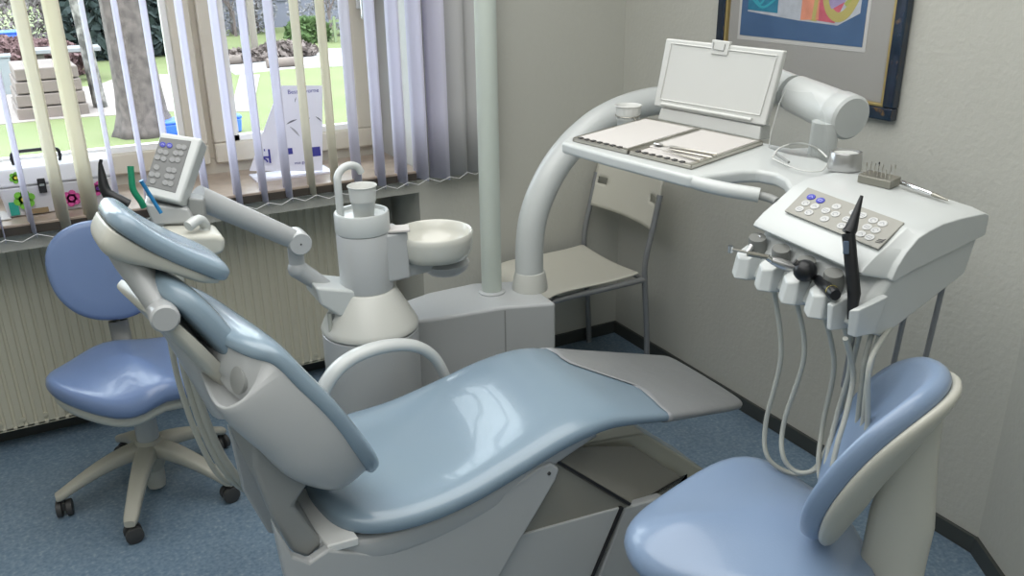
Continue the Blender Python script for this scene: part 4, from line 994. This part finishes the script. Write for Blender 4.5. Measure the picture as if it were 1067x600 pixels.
MB().b2((xl-.006, y0-.014, ST+.093), (xl+.008, y0-.012, ST+.100)).build('latch_clip', CHROME, lt)
def flower(cx_, cz, r, c, c2, y):
    m = MB()
    for k in range(6):
        a = k*pi/3+.3; pts = []
        px, pz = cx_+cos(a)*r*.6, cz+sin(a)*r*.6
        pts = [(px+cos(t*pi/5)*r*.38, y, pz+sin(t*pi/5)*r*.38) for t in range(10)]
        m.add(pts, [tuple(range(10))])
    m.add([(cx_+cos(t*pi/5)*r*.5, y, cz+sin(t*pi/5)*r*.5) for t in range(10)], [tuple(range(10))])
    f = m.build('flower_sticker', c, bxs)
    MB().add([(cx_+cos(t*pi/5)*r*.28, y-.0006, cz+sin(t*pi/5)*r*.28) for t in range(10)], [tuple(range(10))]).build('flower_centre', c2, f)
FG = mat('sticker_green', (.18, .50, .05), .6); FP = mat('sticker_pink', (.70, .10, .35), .6); FY = mat('sticker_yellow', (.65, .62, .05), .6); FV = mat('sticker_violet', (.15, .03, .25), .6)
flower(x0+.055, ST+.125, .019, FG, FY, y0-.004)
flower(x0+.065, ST+.055, .032, FG, FY, y0-.002)
flower(x0+.195, ST+.040, .028, FP, FP, y0-.001)
flower(x0+.275, ST+.062, .024, FP, FV, y0-.004)
MB().b2((x0+.02, y0-.001, ST+.008), (x0+.045, y0+.002, ST+.05)).build('teal_toy', mat('teal_plastic', (.03, .35, .28), .5), bxs)
MB().b2((x0+.06, y0-.001, ST+.006), (x0+.125, y0+.002, ST+.022)).build('brown_card', mat('brown_card', (.30, .22, .12), .7), bxs)
# sheet of paper at the left end of the sill
m = MB().hexa([(-2.36, .02, ST+.001), (-2.265, .03, ST+.001), (-2.285, .14, ST+.001), (-2.38, .14, ST+.001)], [(-2.36, .02, ST+.004), (-2.265, .03, ST+.004), (-2.285, .14, ST+.004), (-2.38, .14, ST+.004)])
tag(m.build('paper_sheet', PAPER), 'white paper sheet lying on the sill left of the carry case', 'paper')
# poster display leaning on the sash
LAV = mat('poster_card', (.85, .85, .95), .6); INK = mat('poster_blue_ink', (.05, .05, .33), .6); INKG = mat('poster_grey_ink', (.16, .16, .20), .6)
ps = thing('poster_display', 'white advertising poster display standing on the sill behind the blind', 'poster', (-1.36, .12, ST))
pn = V((-.10, -1, .16)).normalized(); po_ = V((-1.36, .155, ST+.15))
def pp_(px, py, d=0.): return onplane(px, py, po_ + pn*d, pn)
c4 = [pp_(294, 89), pp_(336, 89), pp_(336, 178), pp_(288, 178)]
MB().hexa([p - pn*.004 for p in c4], c4).build('card', LAV, ps)
sd = [pp_(292, 92), c4[0], c4[3], pp_(275, 176)]
wing = [c4[0], c4[3], c4[3] + V((-.085, .05, 0)), c4[0] + V((-.02, .012, -.03))]
MB().hexa([p + V((0, .003, 0)) for p in wing], wing).build('side_wing', LAV, ps)
MB().b2((-1.50, .10, ST), (-1.22, .22, ST+.006)).build('base_card', LAV, ps)
px_ = V((1, -.10, 0)).normalized(); px_ = (px_ - pn*px_.dot(pn)).normalized(); pz_ = pn.cross(px_)
def pt(body, px, py, size, m_=INK): return text(body, size, frame(pp_(px, py, .0008), px_, pz_, pn), m_, ps, 'lettering', .0002)
pt('Besser vorne', 316, 95, .021)
pt('was gut ist', 316, 169, .015)
for px, py, w2, h2 in ((302, 157.5, .014, .022), (328, 158, .030, .034)):
    c = pp_(px, py, .0006); m = MB(frame(c, px_, pz_, pn)); m.box((0, 0, 0), (w2*1.4, h2, .0006)); m.build('blue_panel', INK, ps)
def leaf(px, py, a, L_, m_=INKG):
    c = pp_(px, py, .0008); m = MB(frame(c, px_*cos(a)+pz_*sin(a), pn.cross(px_*cos(a)+pz_*sin(a)), pn))
    m.add([(L_*(t/6*2-1), sin(pi*t/6)*L_*.22, 0) for t in range(7)] + [(L_*(1-t/6*2), -sin(pi*t/6)*L_*.05, 0) for t in range(1, 6)], [tuple(range(12))]); m.build('leaf_print', m_, ps)
leaf(308, 104, 1.2, .010); leaf(304, 127, .35, .022); leaf(307, 137, -.9, .026, mat('poster_pale_ink', (.45, .45, .5), .6)); leaf(332, 124, -.8, .015); leaf(322, 124, .9, .007)
# blue emblem on the side wing
c = c4[3] + V((-.035, .018, .055)); wx = V((.86, -.5, 0)).normalized(); wn = V((-.5, -.86, 0)).normalized()
m = MB(frame(c + wn*.002, wx, V((0, 0, 1)), wn)); m.box((-.022, 0, 0), (.007, .05, .0006)); m.box((.022, 0, 0), (.007, .05, .0006)); m.box((0, -.004, 0), (.044, .007, .0006)); m.box((-.006, .022, 0), (.004, .008, .0006)); m.box((.006, .022, 0), (.004, .008, .0006))
m.tube([(.012*cos(t*pi/8), -.022+.012*sin(t*pi/8), 0) for t in range(9)], .003, 6, flat=.2); m.build('blue_emblem', INK, ps)
# lower black mounting strip pieces under the sill edge is the shadow gap
# ------------------------------------------------------------------ outside
GZ = -1.0
def gz(px, py): return atZ(px, py, GZ)
LAWN = mat('lawn', (.085, .108, .030), .9, noise=(.8, .25, (.115, .13, .048)))
DIRT = mat('pale_gravel', (.20, .165, .15), .95, noise=(2, .3, (.25, .215, .20)))
MB().b2((-40, .5, GZ-.2), (60, 90, GZ)).build('garden_lawn', LAWN)['kind'] = 'structure'
def patch(pix, name, m_, h=.012):
    p = [gz(*q) for q in pix]; o = MB().hexa([(q.x, q.y, GZ) for q in p], [(q.x, q.y, GZ+h) for q in p]).build(name, m_); o['kind'] = 'structure'; return o
patch([(-60, 138), (0, 130), (60, 124), (200, 115), (215, 100), (190, 78), (130, 78), (100, 90), (40, 94), (-60, 96)], 'gravel_area', DIRT)
patch([(240, 117), (263, 116), (271, 78), (250, 78)], 'footpath', mat('paved_path', (.23, .20, .185), .9, noise=(6, .2, (.18, .165, .13))))
patch([(225, 62), (245, 78), (300, 72), (375, 68), (375, 50), (300, 52), (285, 58)], 'driveway', mat('asphalt_pale', (.26, .245, .24), .9))
BARK = mat('bark', (.042, .033, .031), .95, noise=(9, .22, (.10, .08, .074)), bump=(12, 1.0))
BR2 = mat('twig_brown', (.11, .085, .08), .9)
def branches(m, p, d, r, L, depth, spread=.55, kids=3, minr=.012):
    q = p + d*L
    m.tube([p, p + d*L*.5 + V((rnd.uniform(-.05, .05)*L, rnd.uniform(-.05, .05)*L, 0)), q], [r, r*.8, r*.62], 6)
    if depth <= 0 or r < minr: return
    for k in range(kids):
        nd = (d + V((rnd.uniform(-1, 1), rnd.uniform(-1, 1), rnd.uniform(-.35, .7)))*spread).normalized()
        branches(m, p + d*L*rnd.uniform(.55, 1), nd, r*.6, L*rnd.uniform(.6, .85), depth-1, spread*1.08, kids, minr)
# big tree
tb = gz(153, 139)
tr = thing('large_tree', 'thick grey-brown tree trunk on the lawn outside the left pane', 'tree', tuple(tb))
rw = .34
rings = []
for z, r in ((0, .50), (.12, .44), (.35, .37), (.7, .34), (1.3, .31), (2.2, .29), (3.2, .31), (4.0, .34)):
    cxx = tb.x - .03*z; rings.append([V((cxx + r*(1+.07*sin(k*1.9+z))*cos(2*pi*k/22), tb.y + r*(1+.07*cos(k*2.3+z))*sin(2*pi*k/22), GZ + z)) for k in range(22)])
MB().loft(rings).build('trunk', BARK, tr, smooth=180)
m = MB(); top = V((tb.x-.12, tb.y, GZ+3.9))
for dx in ((-.5, 0, .8), (.45, .1, .8), (.05, .4, .9)): branches(m, top, V(dx).normalized(), .17, 1.6, 4, .5, 3, .02)
m.build('crown_branches', BARK, tr)
# slender birch leaning beside it
for (px, py, dx, lab) in ((105, 112, -.25, 'thin speckled birch trunk behind the cream slat outside'),):
    b0 = gz(px, py); t_ = thing('birch_tree', lab, 'tree', tuple(b0))
    BI = mat('birch_bark', (.20, .185, .17), .8, noise=(5, .10, (.05, .045, .04)))
    m = MB(); m.tube([b0, b0 + V((dx*.3, 0, 1.6)), b0 + V((dx, 0, 4.5)), b0 + V((dx*1.6, 0, 8))], [.13, .11, .09, .05], 10); m.build('trunk', BI, t_)
    m = MB()
    for k in range(8):
        p = b0 + V((dx*k/5, 0, 2+k*.6)); branches(m, p, V((rnd.uniform(-1, 1), rnd.uniform(-.4, .4), .35)).normalized(), .035, 1.2, 3, .5, 3, .006)
    m.build('crown_branches', BR2, t_)
def bare(px, py, h, lab, kind='bare_tree', r=.13, cm=BR2, depth=5, grp='bare winter trees in the background', minr_=.012):
    b0 = gz(px, py); t_ = thing(kind, lab, 'tree', tuple(b0), group=grp)
    m = MB(); branches(m, b0, V((rnd.uniform(-.1, .1), 0, 1)).normalized(), r, h*.34, depth, .55, 3, minr_); m.build('trunk_and_branches', cm, t_)
for px, py, h in ((2, 50, 3.4), (26, 56, 3.0), (50, 48, 3.4), (78, 52, 3.0), (104, 50, 3.2), (196, 50, 3.0), (214, 52, 2.6), (246, 38, 2.6), (270, 34, 3.0), (345, 40, 2.6), (366, 34, 2.8), (388, 42, 3.0)):
    bare(px, py, h, 'bare leafless tree among the winter trees behind the garden', depth=5, r=.06, minr_=.006)
# shrubs / hedges
def shrub(px, py, w, h, dpt, m_, name, lab, n=900, grp=None, ls=.10, base=None):
    b0 = base or gz(px, py); t_ = thing(name, lab, 'shrub', tuple(b0), group=grp)
    m = MB()
    for k in range(n):
        a, b = rnd.uniform(0, 2*pi), rnd.uniform(0, 1)
        rr = sqrt(rnd.uniform(.2, 1)); z = b*h
        prof_ = sqrt(max(.05, 1-(abs(z/h-.4)/.62)**2))
        p = b0 + V((cos(a)*w/2*rr*prof_, sin(a)*dpt/2*rr*prof_, z)); s = ls*rnd.uniform(.6, 1.3)
        u = V((rnd.uniform(-1, 1), rnd.uniform(-1, 1), rnd.uniform(-1, 1))).normalized(); v = u.cross(V((rnd.uniform(-1, 1), rnd.uniform(-1, 1), rnd.uniform(-1, 1)))).normalized()
        m.add([p-u*s, p+v*s*.5, p+u*s, p-v*s*.5], [(0, 1, 2, 3)])
    m.build('foliage', m_, t_, smooth=0)
    MB().cyl(b0, b0 + V((0, 0, h*.7)), .05, 8, .02).build('stem', BR2, t_)
EVG = mat('evergreen_leaf', (.02, .032, .03), .8); RUST = mat('russet_twig', (.13, .075, .075), .9); SG = mat('shrub_green', (.06, .10, .03), .9); BRS = mat('brown_shrub', (.14, .11, .10), .9)
shrub(128, 60, 3.4, 4.6, 2, EVG, 'evergreen_tree', 'dark dense evergreen beside the large tree trunk outside', 4200, ls=.2)
shrub(2, 82, 2.2, .95, 1.2, RUST, 'russet_shrub', 'reddish leafless shrub at far left behind the blue bin', 2000, ls=.10)
shrub(50, 80, 2.0, .85, 1.2, RUST, 'russet_shrub', 'reddish leafless shrub behind the wooden steps outside', 1800, ls=.10)
shrub(322, 44, 1.5, .75, 1.0, SG, 'round_shrub', 'round green shrub on the far lawn outside the right pane', 1600, ls=.13)
shrub(243, 66, 1.8, .35, .8, BRS, 'low_shrub', 'low brown shrub left of the wooden post outside', 900, ls=.09)
shrub(297, 60, 2.0, .42, .8, BRS, 'low_shrub', 'low brown shrub right of the wooden post outside', 1200, ls=.10)
BRW = mat('brushwood_pinkish', (.15, .125, .125), .9); BRG = mat('brushwood_grey', (.17, .16, .165), .9)
for px, py, w_, h_, m_, lab in ((0, 58, 5, 2.6, BRW, 'hazy pinkish brushwood at the far left of the garden'), (56, 60, 4.0, 3.0, BRW, 'hazy brown brushwood behind the blue bin and platform'), (102, 54, 3.2, 2.6, BRW, 'hazy brown brushwood left of the dark evergreen'),
                               (243, 36, 3.4, 2.2, BRG, 'hazy grey brushwood in front of the white house at left'), (362, 36, 4.2, 2.4, BRG, 'hazy grey brushwood behind the green fence at right')):
    shrub(px, py, w_, h_, 1.6, m_, 'brushwood', lab, 2600, ls=.07)
# wooden stepped platform
w0 = gz(22, 128); 
WD = mat('weathered_wood', (.15, .115, .10), .85, noise=(3, .25, (.10, .08, .07)))
wt = thing('wooden_platform', 'stepped weathered timber platform on the gravel outside', 'platform', (w0.x+.9, w0.y+.5, GZ))
pr = [gz(20, 126), gz(94, 119)]; X_ = (pr[1]-pr[0]); Lx = X_.length; X_.normalize(); Yv = V((-X_.y, X_.x, 0))
for k in range(4):
    F = frame(pr[0] + V((0, 0, 0)), X_, Yv, V((0, 0, 1)))
    ins = k*.03
    MB(F).b2((ins, ins, k*.22), (Lx-ins*.6, 1.8-ins, k*.22+.20)).build('timber_step', WD, wt, bevel=.02)
# blue bins, stone block, white box post, picnic table
BB = mat('blue_bin_plastic', (.03, .10, .50), .5)
def binn(px, py, s, h, lab, nm='blue_bin'):
    p = gz(px, py); t_ = thing(nm, lab, 'bin', tuple(p))
    MB().hexa([(p.x-s*.42, p.y-s*.42, GZ), (p.x+s*.42, p.y-s*.42, GZ), (p.x+s*.42, p.y+s*.42, GZ), (p.x-s*.42, p.y+s*.42, GZ)], [(p.x-s*.5, p.y-s*.5, GZ+h), (p.x+s*.5, p.y-s*.5, GZ+h), (p.x+s*.5, p.y+s*.5, GZ+h), (p.x-s*.5, p.y+s*.5, GZ+h)]).build('bin_body', BB, t_, bevel=.03)
    MB().b2((p.x-s*.53, p.y-s*.53, GZ+h), (p.x+s*.53, p.y+s*.53, GZ+h+.05)).build('bin_lid', BB, t_, bevel=.02)
binn(14, 72, .75, .9, 'blue bin far away among the red shrubs at far left')
binn(183, 139, .42, .18, 'low blue crate beside the large tree trunk')
binn(245, 137, .22, .22, 'small blue tub on the lawn right of the window mullion')
p = gz(4, 98); t_ = thing('utility_box', 'pale grey utility cabinet at the far left outside', 'cabinet', tuple(p))
MB().b2((p.x-.25, p.y-.2, GZ), (p.x+.25, p.y+.2, GZ+.75)).build('cabinet_body', mat('pale_box', (.17, .185, .19), .6), t_, bevel=.02); MB().b2((p.x-.28, p.y-.23, GZ+.75), (p.x+.28, p.y+.23, GZ+.80)).build('cabinet_roof', mat('pale_box', (.5, .53, .53), .6), t_, bevel=.01)
p = gz(73, 84); t_ = thing('picnic_table', 'grey stone picnic table with dark legs behind the wooden platform', 'table', tuple(p))
MB().b2((p.x-.75, p.y-.4, GZ+.66), (p.x+.75, p.y+.4, GZ+.75)).build('table_top', mat('grey_stone', (.15, .15, .155), .7), t_, bevel=.015)
for sx in (-.5, .5): MB().b2((p.x+sx-.07, p.y-.25, GZ), (p.x+sx+.07, p.y+.25, GZ+.66)).build('leg', mat('dark_timber', (.08, .07, .06), .8), t_, bevel=.01)
# signpost
p = gz(267, 62); t_ = thing('wooden_post', 'tall wooden post with a cross arm beside the path outside', 'post', tuple(p))
PW = mat('post_wood', (.14, .12, .10), .85)
MB().cyl(p, p + V((0, 0, 4.5)), .10, 10).build('post', PW, t_); MB().b2((p.x-.45, p.y-.05, GZ+2.0), (p.x+.25, p.y+.05, GZ+2.15)).build('cross_arm', PW, t_)
# logs edging the path
for px, py, L_, lab in ((233, 68, .9, 'short log at the left edge of the path outside'), (297, 70, .9, 'short log at the right edge of the path outside')):
    p = gz(px, py); o = MB().cyl(p + V((-L_/2, 0, .12)), p + V((L_/2, 0, .12)), .13, 12).build('edging_log', WD); tag(o, lab, 'log')
# fence
p = gz(352, 44); t_ = thing('garden_fence', 'low green timber fence at the far right lawn outside', 'fence', tuple(p))
FGm = mat('fence_green', (.14, .17, .09), .8)
for k in range(4): MB().b2((p.x-.1+k*.4, p.y, GZ), (p.x-.02+k*.4, p.y+.06, GZ+.8)).build('picket', FGm, t_)
MB().b2((p.x-.2, p.y+.06, GZ+.3), (p.x+1.8, p.y+.1, GZ+.38)).b2((p.x-.2, p.y+.06, GZ+.62), (p.x+1.8, p.y+.1, GZ+.70)).build('rails', FGm, t_)
# house
p = gz(300, 30); t_ = thing('white_house', 'pale white house with dark windows far behind the garden', 'house', tuple(p))
HW = mat('house_render', (.125, .125, .155), .9)
MB().b2((p.x-5.5, p.y+1, GZ), (p.x+6, p.y+9, GZ+7)).build('house_wall', HW, t_)
MB().prism([(p.x-6, GZ+7), (p.x+.2, GZ+11), (p.x+6.5, GZ+7)], 1, p.y+.6, p.y+9.4).build('house_roof', mat('roof_tile', (.22, .12, .10), .8), t_)
for wx_ in (-4, -1.6, .4, 2.6, 4.6):
    for wz_ in (1.0, 4.0):
        f = MB().b2((p.x+wx_-.5, p.y+.93, GZ+wz_), (p.x+wx_+.5, p.y+1.02, GZ+wz_+1.5)).build('house_window', HW, t_)
        MB().b2((p.x+wx_-.4, p.y+.90, GZ+wz_+.1), (p.x+wx_+.4, p.y+.94, GZ+wz_+1.4)).build('window_pane', mat('dark_pane', (.03, .035, .05), .2), f)
# distant lawn bank and soft hedge line
m = MB().b2((-30, 60, GZ), (50, 61, GZ+2.0)); m.build('far_hedge', mat('far_hedge_green', (.07, .07, .06), .95, noise=(.5, .3, (.13, .115, .105))))['kind'] = 'structure'
# ------------------------------------------------------------------ light
w = bpy.data.worlds.new('World'); bpy.context.scene.world = w; w.use_nodes = True
bg = w.node_tree.nodes['Background']; bg.inputs[0].default_value = (.84, .92, 1.0, 1); bg.inputs[1].default_value = 7.8
pl_ = bpy.data.lights.new('window_portal', 'AREA'); pl_.shape = 'RECTANGLE'; pl_.size = 2.0; pl_.size_y = 1.5
po = bpy.data.objects.new('window_portal', pl_); col.objects.link(po); po.location = (-1.92, .44, 1.6); po.rotation_euler = (radians(-90), 0, 0)
pl_.cycles.is_portal = True
def ceil(x, y, e, sx=2.4, sy=2.0):
    l = bpy.data.lights.new('ceiling_lamp', 'AREA'); l.shape = 'RECTANGLE'; l.size = sx; l.size_y = sy; l.energy = e; l.color = (1.0, .99, .965)
    o = bpy.data.objects.new('ceiling_lamp', l); col.objects.link(o); o.location = (x, y, ZC-.06)
ceil(-1.7, -1.3, 52); ceil(-2.2, -3.05, 24)
sc = bpy.context.scene
sc.view_settings.view_transform = 'Standard'; sc.view_settings.look = 'None'; sc.view_settings.exposure = 0.0
sc.cycles.max_bounces = 10; sc.cycles.transparent_max_bounces = 16; sc.cycles.caustics_reflective = False; sc.cycles.caustics_refractive = False
sc.cycles.sample_clamp_indirect = 6
